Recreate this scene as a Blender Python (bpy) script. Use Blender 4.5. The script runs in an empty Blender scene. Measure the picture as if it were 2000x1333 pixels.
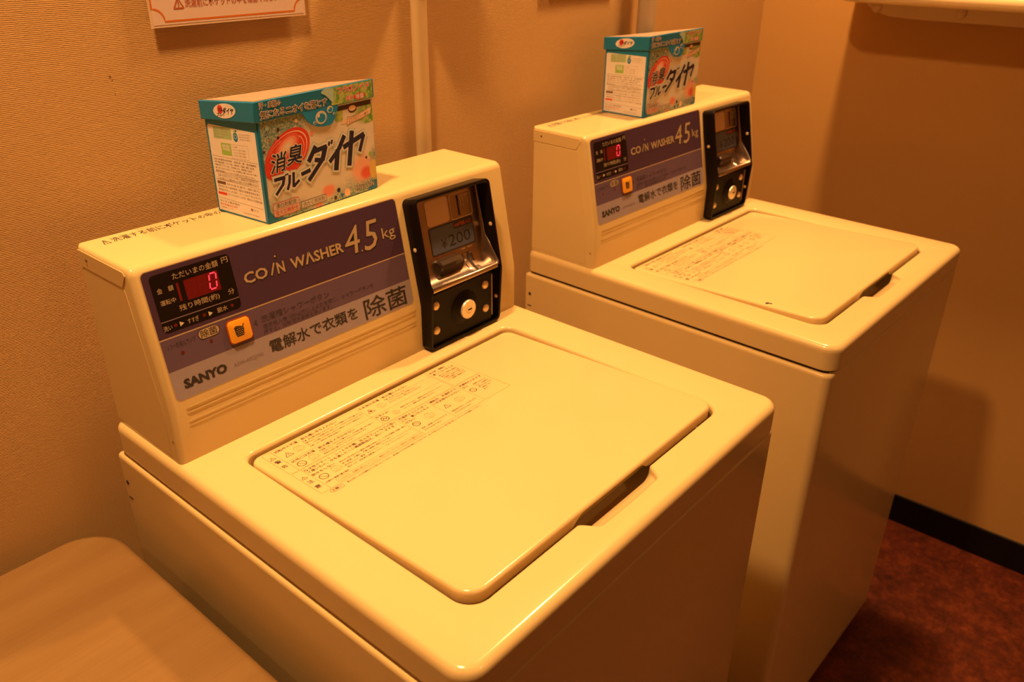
import bpy, bmesh, math, random
from mathutils import Vector, Matrix

SC = bpy.context.scene
COL = SC.collection
random.seed(4)
PI = math.pi
H = 0.83                       # height of the washers' top covers above the floor

# ------------------------------------------------------------------ camera
cd = bpy.data.cameras.new('camera'); cam = bpy.data.objects.new('camera', cd); COL.objects.link(cam)
cd.sensor_fit = 'HORIZONTAL'; cd.sensor_width = 36.0; cd.lens = 1623.17 / 2000 * 36
cd.clip_start = 0.02; cd.clip_end = 50
R = ((0.6503860756, -0.7595522193, 0.0088531772), (0.3401617107, 0.3016536634, 0.8906711390),
     (-0.6791818337, -0.5762685949, 0.4545619246))
cam.matrix_world = Matrix(((R[0][0], R[1][0], R[2][0], -0.29656), (R[0][1], R[1][1], R[2][1], -0.29005),
                           (R[0][2], R[1][2], R[2][2], 0.48438 + H), (0, 0, 0, 1)))
cd.dof.use_dof = True; cd.dof.focus_distance = 0.86; cd.dof.aperture_fstop = 8.0
SC.camera = cam

# ------------------------------------------------------------------ light and exposure
w = bpy.data.worlds.new('world'); SC.world = w; w.use_nodes = True
w.node_tree.nodes['Background'].inputs[0].default_value = (1.0, 0.42, 0.14, 1)
w.node_tree.nodes['Background'].inputs[1].default_value = 0.0
SC.view_settings.view_transform = 'Standard'; SC.view_settings.look = 'None'
SC.view_settings.gamma = 1.0; SC.view_settings.use_curve_mapping = False
SC.view_settings.exposure = 0.0
LAMP_COL = (0.90, 0.50, 0.19)
def downlight_or_fill(x, y, power):
    ld = bpy.data.lights.new('downlight_or_fill', 'AREA'); ld.shape = 'DISK'; ld.size = 0.12
    ld.energy = power; ld.color = LAMP_COL; ld.spread = math.radians(125)
    lo = bpy.data.objects.new('downlight_or_fill', ld); COL.objects.link(lo); lo.location = (x, y, 1.64 + H - 0.012)
downlight_or_fill(1.16, 0.33, 24)
downlight_or_fill(-0.17, 0.25, 25)
downlight_or_fill(-1.50, 0.28, 4.5)
downlight_or_fill(0.60, -1.75, 9)  # added fill lamp out of view, lifts the dark washer fronts

# ------------------------------------------------------------------ node materials
class NT:
    def __init__(s, name):
        s.m = bpy.data.materials.new(name); s.m.use_nodes = True
        s.t = s.m.node_tree; s.b = s.t.nodes['Principled BSDF']
    def node(s, typ, **kw):
        n = s.t.nodes.new(typ)
        for k, v in kw.items():
            if k.startswith('_'): setattr(n, k[1:], v)
        for k, v in kw.items():
            if not k.startswith('_'): s.put(n.inputs[k.replace('__', ' ')], v)
        return n
    def put(s, sock, v):
        if isinstance(v, bpy.types.NodeSocket): s.t.links.new(v, sock)
        elif isinstance(v, (tuple, list)) and len(v) == 3 and sock.type == 'RGBA': sock.default_value = (*v, 1)
        else: sock.default_value = v
    def math(s, op, a, b=0.0, c=None, clamp=False):
        n = s.t.nodes.new('ShaderNodeMath'); n.operation = op; n.use_clamp = clamp
        s.put(n.inputs[0], a); s.put(n.inputs[1], b)
        if c is not None: s.put(n.inputs[2], c)
        return n.outputs[0]
    def mix(s, f, a, b):
        n = s.t.nodes.new('ShaderNodeMix'); n.data_type = 'RGBA'
        s.put(n.inputs[0], f); s.put(n.inputs[6], a); s.put(n.inputs[7], b)
        return n.outputs[2]
    def ramp(s, f, stops):
        n = s.t.nodes.new('ShaderNodeValToRGB'); e = n.color_ramp.elements
        while len(e) < len(stops): e.new(0.5)
        for k, (p, c) in enumerate(stops): e[k].position = p; e[k].color = (*c, 1)
        s.put(n.inputs[0], f); return n.outputs[0]
    def coord(s, which='Object', scale=(1, 1, 1)):
        c = s.t.nodes.new('ShaderNodeTexCoord'); mp = s.t.nodes.new('ShaderNodeMapping')
        s.t.links.new(c.outputs[which], mp.inputs[0]); mp.inputs['Scale'].default_value = scale
        return mp.outputs[0]
    def noise(s, vec, scale, detail=3.0, rough=0.55):
        return s.node('ShaderNodeTexNoise', Vector=vec, Scale=scale, Detail=detail, Roughness=rough).outputs['Fac']
    def smooth(s, x, a, b):
        n = s.t.nodes.new('ShaderNodeMapRange'); n.interpolation_type = 'SMOOTHSTEP'
        s.put(n.inputs[0], x); n.inputs[1].default_value = a; n.inputs[2].default_value = b
        return n.outputs[0]
    def bump(s, h, dist, strength=1.0):
        n = s.node('ShaderNodeBump', Height=h, Distance=dist, Strength=strength); s.put(s.b.inputs['Normal'], n.outputs[0])
    def set(s, color=None, rough=None, metal=None, spec=None, coat=None, emit=None, power=0.0):
        if color is not None: s.put(s.b.inputs['Base Color'], color)
        if rough is not None: s.put(s.b.inputs['Roughness'], rough)
        if metal is not None: s.put(s.b.inputs['Metallic'], metal)
        if spec is not None: s.put(s.b.inputs['Specular IOR Level'], spec)
        if coat is not None: s.put(s.b.inputs['Coat Weight'], coat); s.put(s.b.inputs['Coat Roughness'], 0.06)
        if emit is not None: s.put(s.b.inputs['Emission Color'], emit); s.put(s.b.inputs['Emission Strength'], power)
        return s

M = {}
def flat(name, color, rough=0.5, grain=0.0, gscale=40.0, **kw):
    t = NT(name)
    if grain:
        f = t.noise(t.coord(), gscale, 3.0)
        col = t.mix(f, tuple(c * (1 - grain) for c in color), tuple(min(1, c * (1 + grain)) for c in color))
    else: col = color
    t.set(col, rough, **kw); M[name] = t.m; return t

ENAMEL = (0.64, 0.470, 0.222)
t = flat('enamel', ENAMEL, 0.16, 0.02, 9.0, spec=0.45)
t.bump(t.noise(t.coord(), 900.0, 1.0), 0.00002, 0.5)
flat('enamel_dark', (0.10, 0.06, 0.03), 0.6, 0.1)
flat('gap_black', (0.02, 0.012, 0.008), 0.8, 0.1)
flat('panel_purple_dark', (0.060, 0.029, 0.058), 0.32, 0.03, spec=0.18)
flat('panel_purple', (0.108, 0.066, 0.112), 0.32, 0.03, spec=0.2)
flat('panel_grey', (0.28, 0.225, 0.26), 0.32, 0.03, spec=0.25)
flat('panel_rule', (0.40, 0.28, 0.15), 0.4, 0.02)
flat('display_black', (0.010, 0.006, 0.004), 0.22, 0.05, spec=0.3)
flat('print_tan', (0.36, 0.25, 0.15), 0.5, 0.03)
flat('print_cream', (0.55, 0.45, 0.30), 0.5, 0.02)
flat('print_black', (0.020, 0.014, 0.016), 0.45, 0.05)
flat('print_grey', (0.045, 0.028, 0.045), 0.5, 0.05)
flat('print_faded', (0.20, 0.13, 0.16), 0.5, 0.05)
flat('label_ink', (0.075, 0.024, 0.012), 0.6, 0.05)
flat('label_ink_thin', (0.26, 0.13, 0.04), 0.6, 0.05)
flat('window_red', (0.10, 0.006, 0.006), 0.2, 0.05, emit=(1, 0.02, 0.02), power=0.028)
flat('segment_off', (0.12, 0.008, 0.006), 0.25, 0.05, emit=(1, 0.03, 0.02), power=0.018)
flat('segment_on', (0.6, 0.02, 0.04), 0.3, 0.02, emit=(1.0, 0.045, 0.075), power=1.5)
flat('led_red', (0.11, 0.008, 0.006), 0.3, 0.05)
flat('button_orange', (0.50, 0.22, 0.02), 0.35, 0.02, emit=(1.0, 0.20, 0.0), power=0.30)
flat('button_rim', (0.30, 0.05, 0.01), 0.4, 0.02)
flat('black_plastic', (0.007, 0.004, 0.003), 0.32, 0.08, 120.0, spec=0.16)
t = flat('black_grain', (0.008, 0.005, 0.004), 0.5, 0.15, 300.0, spec=0.16)
t.bump(t.noise(t.coord(), 700.0, 2.0), 0.0002, 0.4)
t = NT('brushed_steel'); c = t.coord('Object', (60, 60, 4))
t.set((0.56, 0.44, 0.36), t.math('MULTIPLY_ADD', t.noise(c, 1.0), 0.05, 0.24), metal=1.0); M['brushed_steel'] = t.m
flat('steel_sticker', (0.66, 0.45, 0.30), 0.35, 0.02, metal=0.3)
flat('rivet', (0.80, 0.60, 0.36), 0.3, 0.03, metal=0.4)
flat('lock_silver', (0.86, 0.74, 0.56), 0.28, 0.03, metal=0.55)
flat('price_grey', (0.085, 0.095, 0.15), 0.4, 0.03)
flat('price_red', (0.62, 0.10, 0.03), 0.5, 0.02)
flat('smoke_plastic', (0.030, 0.018, 0.012), 0.22, 0.1, spec=0.5)
flat('carton_teal', (0.004, 0.18, 0.38), 0.42, 0.04)
flat('carton_blue', (0.006, 0.25, 0.62), 0.42, 0.05)
flat('carton_dark', (0.003, 0.12, 0.24), 0.5, 0.05)
flat('carton_cream', (0.58, 0.54, 0.50), 0.45, 0.02)
flat('carton_white', (0.76, 0.70, 0.68), 0.45, 0.02)
flat('carton_red', (0.70, 0.045, 0.030), 0.42, 0.05)
flat('carton_pink', (0.85, 0.30, 0.22), 0.45, 0.08)
flat('carton_red_glow', (0.76, 0.13, 0.09), 0.42, 0.03)
flat('carton_blush', (0.88, 0.45, 0.34), 0.42, 0.03)
flat('carton_navy', (0.010, 0.012, 0.050), 0.4, 0.05)
flat('carton_green', (0.30, 0.52, 0.10), 0.45, 0.08)
flat('carton_pale_green', (0.38, 0.55, 0.30), 0.45, 0.25, 160.0)
flat('carton_brown', (0.06, 0.028, 0.02), 0.5, 0.1)
flat('carton_peach', (0.88, 0.58, 0.40), 0.45, 0.05)
flat('carton_top', (0.40, 0.27, 0.20), 0.4, 0.15, 60.0)
flat('carton_ink', (0.16, 0.09, 0.07), 0.5, 0.05)
flat('carton_ink_soft', (0.42, 0.30, 0.24), 0.5, 0.05)
flat('carton_mint', (0.42, 0.62, 0.60), 0.4, 0.2, 90.0)
t = NT('leaf_print'); n_ = t.noise(t.coord(), 130.0, 2.0)
t.set(t.ramp(n_, [(0.25, (0.05, 0.20, 0.10)), (0.45, (0.20, 0.42, 0.08)), (0.58, (0.52, 0.55, 0.12)), (0.72, (0.10, 0.45, 0.40))]), 0.45); M['leaf_print'] = t.m
flat('poster_paper', (0.70, 0.52, 0.46), 0.32, 0.015)
flat('poster_orange', (0.60, 0.15, 0.014), 0.35, 0.02)
flat('poster_red', (0.45, 0.10, 0.03), 0.4, 0.02)
flat('laminate', (0.72, 0.52, 0.36), 0.15, 0.02)
flat('pipe_plastic', (0.60, 0.42, 0.22), 0.35, 0.03)
flat('pipe_grey', (0.46, 0.34, 0.22), 0.4, 0.03)
flat('shelf_white', (0.86, 0.68, 0.40), 0.16, 0.02)
flat('bracket_beige', (0.62, 0.45, 0.27), 0.4, 0.03)
flat('stain', (0.26, 0.12, 0.05), 0.7, 0.2)
flat('rubber', (0.02, 0.015, 0.012), 0.7, 0.1)
flat('baseboard_black', (0.007, 0.0035, 0.003), 0.5, 0.1, spec=0.15)
flat('ceiling_paint', (0.70, 0.52, 0.32), 0.9, 0.03)

# woven wallpaper: fine horizontal ribs broken up by a weave
def wallpaper(name, color, amount):
    t = NT(name); co = t.coord()
    wv = t.node('ShaderNodeTexWave', _wave_type='BANDS', _bands_direction='Z', Vector=co, Scale=185.0, Distortion=0.7, Detail=1.0)
    wv.inputs['Detail Scale'].default_value = 3.0
    rib = wv.outputs['Fac']
    weave = t.noise(t.coord('Object', (560, 560, 1500)), 1.0, 2.0)
    big = t.noise(co, 2.0, 3.0)
    f = t.math('ADD', t.math('MULTIPLY', rib, 0.40), t.math('MULTIPLY', weave, 1.0))
    dark = tuple(c * 0.93 for c in color); lite = tuple(min(1, c * 1.05) for c in color)
    t.set(t.mix(t.math('MULTIPLY_ADD', big, 0.5, 0.25), dark, lite), 0.62, spec=0.25)
    t.bump(f, amount, 1.0); M[name] = t.m
wallpaper('wallpaper_woven', (0.56, 0.335, 0.140), 0.00036)
wallpaper('wallpaper_plain', (0.51, 0.280, 0.090), 0.00012)

t = NT('beech'); co = t.coord('Object', (3.2, 26, 26))
g = t.noise(co, 1.0, 5.0, 0.6); fine = t.noise(t.coord('Object', (14, 420, 420)), 1.0, 2.0)
t.set(t.mix(t.math('MULTIPLY', fine, 0.45), t.ramp(g, [(0.3, (0.22, 0.120, 0.042)), (0.55, (0.255, 0.147, 0.055)), (0.75, (0.285, 0.168, 0.064))]), (0.17, 0.085, 0.028)), 0.36, spec=0.4)
t.bump(fine, 0.00008, 0.5); M['beech'] = t.m
t = NT('floor_mottled'); co = t.coord()
a = t.noise(co, 22.0, 6.0, 0.7); b_ = t.noise(co, 75.0, 4.0, 0.7)
f = t.math('ADD', t.math('MULTIPLY', a, 0.6), t.math('MULTIPLY', b_, 0.4))
t.set(t.ramp(f, [(0.36, (0.030, 0.006, 0.003)), (0.50, (0.085, 0.014, 0.005)), (0.62, (0.15, 0.030, 0.008))]), 0.42, spec=0.35); M['floor_mottled'] = t.m

# front of the detergent carton: cream print with teal granules, peach and red fruit
t = NT('carton_front')
uv = t.node('ShaderNodeUVMap'); sx = t.node('ShaderNodeSeparateXYZ', Vector=uv.outputs[0]); U, V = sx.outputs[0], sx.outputs[1]
def dist(cu, cv, ru, rv):
    a = t.math('POWER', t.math('DIVIDE', t.math('SUBTRACT', U, cu), ru), 2.0)
    b = t.math('POWER', t.math('DIVIDE', t.math('SUBTRACT', V, cv), rv), 2.0)
    return t.math('SQRT', t.math('ADD', a, b))
nz = t.noise(uv.outputs[0], 0.035, 3.0); nf = t.noise(uv.outputs[0], 0.42, 2.0)
up = t.math('SUBTRACT', t.math('MULTIPLY', V, 1.0), t.math('MULTIPLY', U, 0.42))
m1 = t.smooth(t.math('MULTIPLY_ADD', nz, 34.0, up), 66.0, 92.0)
low = t.math('ADD', V, t.math('MULTIPLY', t.math('ABSOLUTE', t.math('SUBTRACT', U, 75.0)), -0.22))
m2 = t.smooth(t.math('MULTIPLY_ADD', nz, -30.0, low), 2.0, -22.0)
m3 = t.smooth(t.math('ADD', dist(163, 33, 16, 24), t.math('MULTIPLY', nz, 0.6)), 1.25, 0.6)
m4 = t.smooth(dist(0, 70, 9, 55), 1.0, 0.3)
teal = t.math('MAXIMUM', t.math('MAXIMUM', m1, m2), t.math('MAXIMUM', m3, m4))
gran = t.ramp(nf, [(0.32, (0.035, 0.15, 0.17)), (0.46, (0.13, 0.28, 0.26)), (0.58, (0.34, 0.40, 0.32)), (0.70, (0.66, 0.60, 0.50))])
colr = t.mix(t.math('MULTIPLY', teal, 0.92), (0.74, 0.67, 0.60), gran)
colr = t.mix(t.smooth(dist(140, 28, 24, 21), 1.0, 0.35), colr, (0.86, 0.42, 0.30))
colr = t.mix(t.smooth(dist(146, 22, 13, 10), 1.0, 0.4), colr, (0.78, 0.12, 0.08))
colr = t.mix(t.smooth(dist(86, 15, 13, 9), 1.0, 0.4), colr, (0.85, 0.28, 0.20))
colr = t.mix(t.smooth(dist(70, 2, 7, 6), 1.0, 0.4), colr, (0.80, 0.25, 0.20))
colr = t.mix(t.smooth(dist(158, 24, 8, 14), 1.0, 0.6), colr, (0.72, 0.52, 0.14))
colr = t.mix(t.smooth(dist(150, 88, 22, 14), 1.0, 0.4), colr, (0.30, 0.45, 0.14))
t.set(colr, 0.42); M['carton_front'] = t.m

# ------------------------------------------------------------------ mesh helpers
class MB:
    def __init__(s): s.v, s.f, s.mi, s.mats, s.uv = [], [], [], [], None
    def mat(s, name):
        if name not in s.mats: s.mats.append(name)
        return s.mats.index(name)
    def add(s, vs, fs, mat):
        o = len(s.v); k = s.mat(mat); s.v += [tuple(p) for p in vs]
        for f in fs: s.f.append(tuple(i + o for i in f)); s.mi.append(k)
    def box(s, x0, x1, y0, y1, z0, z1, mat):
        v = [(x, y, z) for z in (z0, z1) for y in (y0, y1) for x in (x0, x1)]
        s.add(v, [(0, 2, 3, 1), (4, 5, 7, 6), (0, 1, 5, 4), (2, 6, 7, 3), (0, 4, 6, 2), (1, 3, 7, 5)], mat)
    def loops(s, ls, mat, cap0=False, cap1=False, closed=True):
        n = len(ls[0]); v = [p for l in ls for p in l]; f = []
        for a in range(len(ls) - 1):
            for i in range(n if closed else n - 1):
                j = (i + 1) % n; f.append((a * n + i, a * n + j, (a + 1) * n + j, (a + 1) * n + i))
        if cap0: f.append(tuple(reversed(range(n))))
        if cap1: f.append(tuple((len(ls) - 1) * n + i for i in range(n)))
        s.add(v, f, mat)
    def lathe(s, prof, center, axis, mat, n=24):
        a = Vector(axis).normalized(); u = a.orthogonal().normalized(); w_ = a.cross(u); c = Vector(center)
        ls = []
        for (r, h) in prof:
            ls.append([c + a * h + (u * math.cos(2 * PI * i / n) + w_ * math.sin(2 * PI * i / n)) * r for i in range(n)])
        s.loops(ls, mat, prof[0][0] > 1e-6, prof[-1][0] > 1e-6)
    def build(s, name, parent=None, smooth=40, bevel=0.0, seg=3, fix=True):
        me = bpy.data.meshes.new(name); me.from_pydata(s.v, [], s.f)
        for n in s.mats: me.materials.append(M[n])
        me.polygons.foreach_set('material_index', s.mi)
        if fix:
            bm = bmesh.new(); bm.from_mesh(me); bmesh.ops.remove_doubles(bm, verts=bm.verts, dist=1e-6)
            bmesh.ops.recalc_face_normals(bm, faces=bm.faces); bm.to_mesh(me); bm.free()
        if s.uv:
            lay = me.uv_layers.new(name='UVMap')
            for lp in me.loops: lay.data[lp.index].uv = s.uv(me.vertices[lp.vertex_index].co)
        if smooth: me.shade_smooth(); me.set_sharp_from_angle(angle=math.radians(smooth))
        o = bpy.data.objects.new(name, me); COL.objects.link(o)
        if parent is not None: o.parent = parent
        if bevel:
            b = o.modifiers.new('bevel', 'BEVEL'); b.width = bevel; b.segments = seg; b.limit_method = 'ANGLE'; b.angle_limit = math.radians(35)
        return o

def rrect(x0, y0, x1, y1, r, seg=6, front=0):
    """counter-clockwise rounded rectangle; r = one radius or (front-left, front-right, back-right, back-left); front = extra points on the front edge"""
    if not isinstance(r, (tuple, list)): r = (r,) * 4
    cs = [(x0, y0, 1, 1, PI), (x1, y0, -1, 1, 1.5 * PI), (x1, y1, -1, -1, 0), (x0, y1, 1, -1, 0.5 * PI)]
    out = []
    for k, (x, y, sx, sy, a0) in enumerate(cs):
        q = max(r[k], 1e-5); cx, cy = x + sx * q, y + sy * q
        for i in range(seg + 1):
            a = a0 + 0.5 * PI * i / seg; out.append((cx + q * math.cos(a), cy + q * math.sin(a)))
        if k == 0 and front:
            xa, xb = x0 + q, x1 - max(r[1], 1e-5)
            out += [(xa + (xb - xa) * (i + 1) / (front + 1), y0) for i in range(front)]
    return out
def offs(pts, d):
    """offset a counter-clockwise closed outline inwards by d (a number or one per point)"""
    n = len(pts); out = []
    for i, p in enumerate(pts):
        a, b = pts[i - 1], pts[(i + 1) % n]
        tx, ty = b[0] - a[0], b[1] - a[1]; l = math.hypot(tx, ty) or 1
        q = d[i] if isinstance(d, list) else d
        out.append((p[0] - ty / l * q, p[1] + tx / l * q))
    return out
def fill_between(outer, inner, z):
    bm = bmesh.new(); es = []
    for lp in (outer, inner):
        vs = [bm.verts.new((x, y, 0)) for x, y in lp]
        es += [bm.edges.new((vs[i], vs[(i + 1) % len(vs)])) for i in range(len(vs))]
    bmesh.ops.triangle_fill(bm, edges=es, use_beauty=True, use_dissolve=False, normal=(0, 0, 1))
    bm.verts.index_update(); v = [(p.co.x, p.co.y, z) for p in bm.verts]; f = [tuple(q.index for q in a.verts) for a in bm.faces]; bm.free()
    return v, f

_tc = {}
def glyphs(body, bold=0.0, shear=0.0, res=2):
    k = (body, bold, shear, res)
    if k in _tc: return _tc[k]
    cu = bpy.data.curves.new('text', 'FONT'); cu.body = body; cu.dimensions = '2D'; cu.fill_mode = 'BOTH'
    cu.resolution_u = res; cu.offset = bold; cu.shear = shear
    o = bpy.data.objects.new('text', cu); COL.objects.link(o)
    me = bpy.data.meshes.new_from_object(o.evaluated_get(bpy.context.evaluated_depsgraph_get()))
    v = [(p.co.x, p.co.y) for p in me.vertices]; f = [tuple(p.vertices) for p in me.polygons]
    bpy.data.objects.remove(o); bpy.data.curves.remove(cu); bpy.data.meshes.remove(me)
    xs = [p[0] for p in v]; ys = [p[1] for p in v]
    _tc[k] = (v, f, (min(xs), min(ys), max(xs), max(ys))); return _tc[k]

class Decal:
    """flat print in millimetres (u right, v up); place() maps u, v, height to a point"""
    def __init__(s, place, dz=0.00012): s.mb = MB(); s.place = place; s.dz = dz
    def add(s, pts, faces, mat, layer):
        s.k = getattr(s, 'k', 0) + 1
        s.mb.add([s.place(u * 0.001, v * 0.001, (layer + (s.k % 16) * 0.05) * s.dz) for u, v in pts], faces, mat)
    def poly(s, pts, mat, layer=1): s.add(pts, [tuple(range(len(pts)))], mat, layer)
    def rect(s, x0, y0, x1, y1, mat, layer=1, r=0.0):
        s.poly(rrect(x0, y0, x1, y1, r, 5) if r else [(x0, y0), (x1, y0), (x1, y1), (x0, y1)], mat, layer)
    def ring(s, outer, inner, mat, layer=1):
        n = len(outer); s.add(outer + inner, [(i, (i + 1) % n, n + (i + 1) % n, n + i) for i in range(n)], mat, layer)
    def frame(s, x0, y0, x1, y1, w_, mat, layer=1, r=1.0):
        s.ring(rrect(x0, y0, x1, y1, r, 4), rrect(x0 + w_, y0 + w_, x1 - w_, y1 - w_, max(r - w_, 0.01), 4), mat, layer)
    def ell(s, cx, cy, rx, ry, n=28, rot=0.0):
        c, q = math.cos(rot), math.sin(rot)
        return [(cx + rx * math.cos(a) * c - ry * math.sin(a) * q, cy + rx * math.cos(a) * q + ry * math.sin(a) * c) for a in (2 * PI * i / n for i in range(n))]
    def disc(s, cx, cy, r, mat, layer=1, ry=None, rot=0.0, n=28): s.poly(s.ell(cx, cy, r, ry or r, n, rot), mat, layer)
    def circ(s, cx, cy, r, w_, mat, layer=1, ry=None, n=28, rot=0.0):
        ry = ry or r; s.ring(s.ell(cx, cy, r, ry, n, rot), s.ell(cx, cy, r - w_, ry - w_, n, rot), mat, layer)
    def line(s, a, b, w_, mat, layer=1):
        dx, dy = b[0] - a[0], b[1] - a[1]; l = math.hypot(dx, dy) or 1; nx, ny = -dy / l * w_ / 2, dx / l * w_ / 2
        s.poly([(a[0] - nx, a[1] - ny), (b[0] - nx, b[1] - ny), (b[0] + nx, b[1] + ny), (a[0] + nx, a[1] + ny)], mat, layer)
    def path(s, pts, w_, mat, layer=1, closed=False):
        q = list(pts) + ([pts[0]] if closed else [])
        for a, b in zip(q, q[1:]): s.line(a, b, w_, mat, layer)
    def text(s, body, x0, y0, x1, y1, mat, layer=2, bold=0.0, shear=0.0, res=2, ref=None):
        s.textq(body, (x0, y0), (x1, y0), (x0, y1), mat, layer, bold, shear, res, ref)
    def textq(s, body, bl, br, tl, mat, layer=2, bold=0.0, shear=0.0, res=2, ref=None):
        v, f, _ = glyphs(body, bold, shear, res); bb = glyphs(body, bold if ref is None else ref, shear, res)[2]
        W_, H_ = bb[2] - bb[0], bb[3] - bb[1]; pts = []
        for x, y in v:
            a, b = (x - bb[0]) / W_, (y - bb[1]) / H_
            pts.append((bl[0] + a * (br[0] - bl[0]) + b * (tl[0] - bl[0]), bl[1] + a * (br[1] - bl[1]) + b * (tl[1] - bl[1])))
        s.add(pts, f, mat, layer)
    def build(s, name, parent): return s.mb.build(name, parent, smooth=0, fix=False)

def tag(o, label=None, cat=None, group=None, kind=None):
    if label: o['label'] = label
    if cat: o['category'] = cat
    if group: o['group'] = group
    if kind: o['kind'] = kind
    return o
def empty(name, loc=(0, 0, 0), rz=0.0):
    o = bpy.data.objects.new(name, None); COL.objects.link(o); o.location = loc; o.rotation_euler = (0, 0, rz)
    o.empty_display_size = 0.05; return o
def copy_tree(o, parent=None):
    c = o.copy(); COL.objects.link(c)
    if parent is not None: c.parent = parent
    for ch in [k for k in bpy.data.objects if k.parent == o]: copy_tree(ch, c)
    return c

# ------------------------------------------------------------------ the room
XR, YW, XL, YF, ZC = 1.555, 0.565, -4.2, -2.6, 1.64 + H
def slab(name, x0, x1, y0, y1, z0, z1, mat):
    m = MB(); m.box(x0, x1, y0, y1, z0, z1, mat); return tag(m.build(name, smooth=0), kind='structure')
slab('floor', XL, XR, YF, YW, -0.05, 0.0, 'floor_mottled')
slab('ceiling', XL, XR, YF, YW, ZC, ZC + 0.05, 'ceiling_paint')
slab('wall_back', XL - 0.05, XR + 0.05, YW, YW + 0.05, -0.05, ZC + 0.05, 'wallpaper_woven')
slab('wall_right', XR, XR + 0.05, YF, YW, -0.05, ZC + 0.05, 'wallpaper_plain')
slab('wall_left', XL - 0.05, XL, YF, YW, -0.05, ZC + 0.05, 'wallpaper_plain')
slab('wall_front', XL - 0.05, XR + 0.05, YF - 0.05, YF, -0.05, ZC + 0.05, 'wallpaper_plain')
m = MB(); wb = bpy.data.objects['wall_back']
for cx_, cz_, r_ in ((0.092, 0.3400, 0.0016), (0.0935, 0.3365, 0.0009), (0.094, 0.3230, 0.0008)):
    q_ = [(cx_ + r_ * (0.7 + 0.3 * math.sin(3 * a + 1)) * math.cos(a), YW - 0.00015, H + cz_ + r_ * math.sin(a)) for a in (2 * PI * k / 12 for k in range(12))]; m.add(q_, [tuple(range(12))], 'stain')
m.build('wall_mark', wb, smooth=0, fix=False)
def baseboard(name, x0, x1, y0, y1):
    m = MB(); m.box(x0, x1, y0, y1, 0.0, 0.075, 'baseboard_black'); o = m.build(name, smooth=30, bevel=0.002, seg=2); tag(o, kind='structure')
baseboard('baseboard_right', XR - 0.006, XR, YF, YW - 0.006)
baseboard('baseboard_back', XL, XR, YW - 0.006, YW)

# ------------------------------------------------------------------ coin washing machine
W, D, HB, YT, YB, ZK, XI, XRR, YBK = 0.520, 0.5233, 0.1996, 0.4189, 0.3912, 0.0603, 0.0058, 0.5131, 0.5197
NRM = (0.0, -0.98086, 0.19473); UPV = (0.0, 0.19473, 0.98086)
def pan(x, tt, n):
    """control panel: x along it, tt up its slope (from the top cover), n outwards"""
    s_ = tt - ZK
    return (x, YB + UPV[1] * s_ + NRM[1] * n, H + ZK + UPV[2] * s_ + NRM[2] * n)
root = empty('coin_washing_machine')
tag(root, 'white coin washing machine beside the wooden table, nearer of the two', 'washing machine', 'coin washing machines along the back wall')

# body
m = MB(); N = 6
def zl(pts, z): return [(x, y, z) for x, y in pts]
def body_loop(i, z): return zl(rrect(-0.003 + i, 0.0025 + i, W + 0.002 - i, D - i, (0.012 - min(i, 0.008), 0.012 - min(i, 0.008), 0.0045 - min(i, 0.004), 0.0045 - min(i, 0.004)), N), z)
m.loops([body_loop(0.010, 0.018), body_loop(0.002, 0.030), body_loop(0.0004, 0.036), body_loop(0, 0.046), body_loop(0, 0.050), body_loop(0, H - 0.0450), body_loop(0, H - 0.0435), body_loop(0.0008, H - 0.0412), body_loop(0.0022, H - 0.0399), body_loop(0.0045, H - 0.0394), body_loop(0.012, H - 0.0394)], 'enamel', True, True)
m.loops([body_loop(0.008, H - 0.0396), body_loop(0.008, H - 0.0345)], 'gap_black')
body = m.build('body', root)
# service hole and slot punched in the left side, seen as dark recesses
m = MB()
m.lathe([(0.0026, 0.0), (0.0026, 0.0009), (0.0, 0.0009)], (-0.0028, 0.5115, H - 0.074), (-1, 0, 0), 'gap_black', 16)
m.build('side_hole', body)
m = MB(); m.box(-0.0036, -0.0025, 0.5080, 0.5160, H - 0.0960, H - 0.0946, 'gap_black'); m.build('side_slot', body)
for fx in (0.05, W - 0.05):
    for fy in (0.06, D - 0.06):
        m = MB(); m.lathe([(0.0, 0.0), (0.018, 0.0), (0.020, 0.003), (0.017, 0.022), (0.0, 0.022)], (fx, fy, 0.0), (0, 0, 1), 'rubber', 20); m.build('foot', root)

# top cover with the lid opening and the finger recess
LX0, LX1, LY0, LY1 = 0.0565, 0.4535, 0.0490, 0.3560
def lid_z(y): return H + 0.0068 - (y - LY0) * (0.0112 / (LY1 - LY0))
g = 0.0032
op = rrect(LX0 - g, LY0 - g, LX1 + g, LY1 + g, (0.020, 0.020, 0.014, 0.014), 7)
NX0, NX1 = 0.196, 0.309
notch = []
for k in range(9):
    q = k / 8.0; sm = q * q * (3 - 2 * q); notch.append((NX0 - 0.005 + 0.016 * q, LY0 - g - 0.0165 * sm))
nn = notch + [(NX0 + 0.03, LY0 - g - 0.0172), ((NX0 + NX1) / 2, LY0 - g - 0.0175), (NX1 - 0.03, LY0 - g - 0.0172)] + [(NX0 + NX1 - a, b) for a, b in reversed(notch)]
op = op[:8] + nn + op[8:]
isn = [False] * 8 + [True] * len(nn) + [False] * (len(op) - 8 - len(nn))
m = MB()
def deck_loop(i, z): return zl(rrect(i, i, W - i, D - i, (0.022 - i, 0.022 - i, 0.014 - i, 0.014 - i), N), H + z)
ls = [deck_loop(0.006, -0.0352), deck_loop(0.0010, -0.0352), deck_loop(0.0002, -0.0348), deck_loop(0.0, -0.0340), deck_loop(0.0, -0.0330), deck_loop(0.0, -0.0102), deck_loop(0.0, -0.009)]
for k in range(1, 6):
    a = PI / 2 * k / 5; ls.append(deck_loop(0.009 * (1 - math.cos(a)), -0.009 + 0.009 * math.sin(a)))
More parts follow.
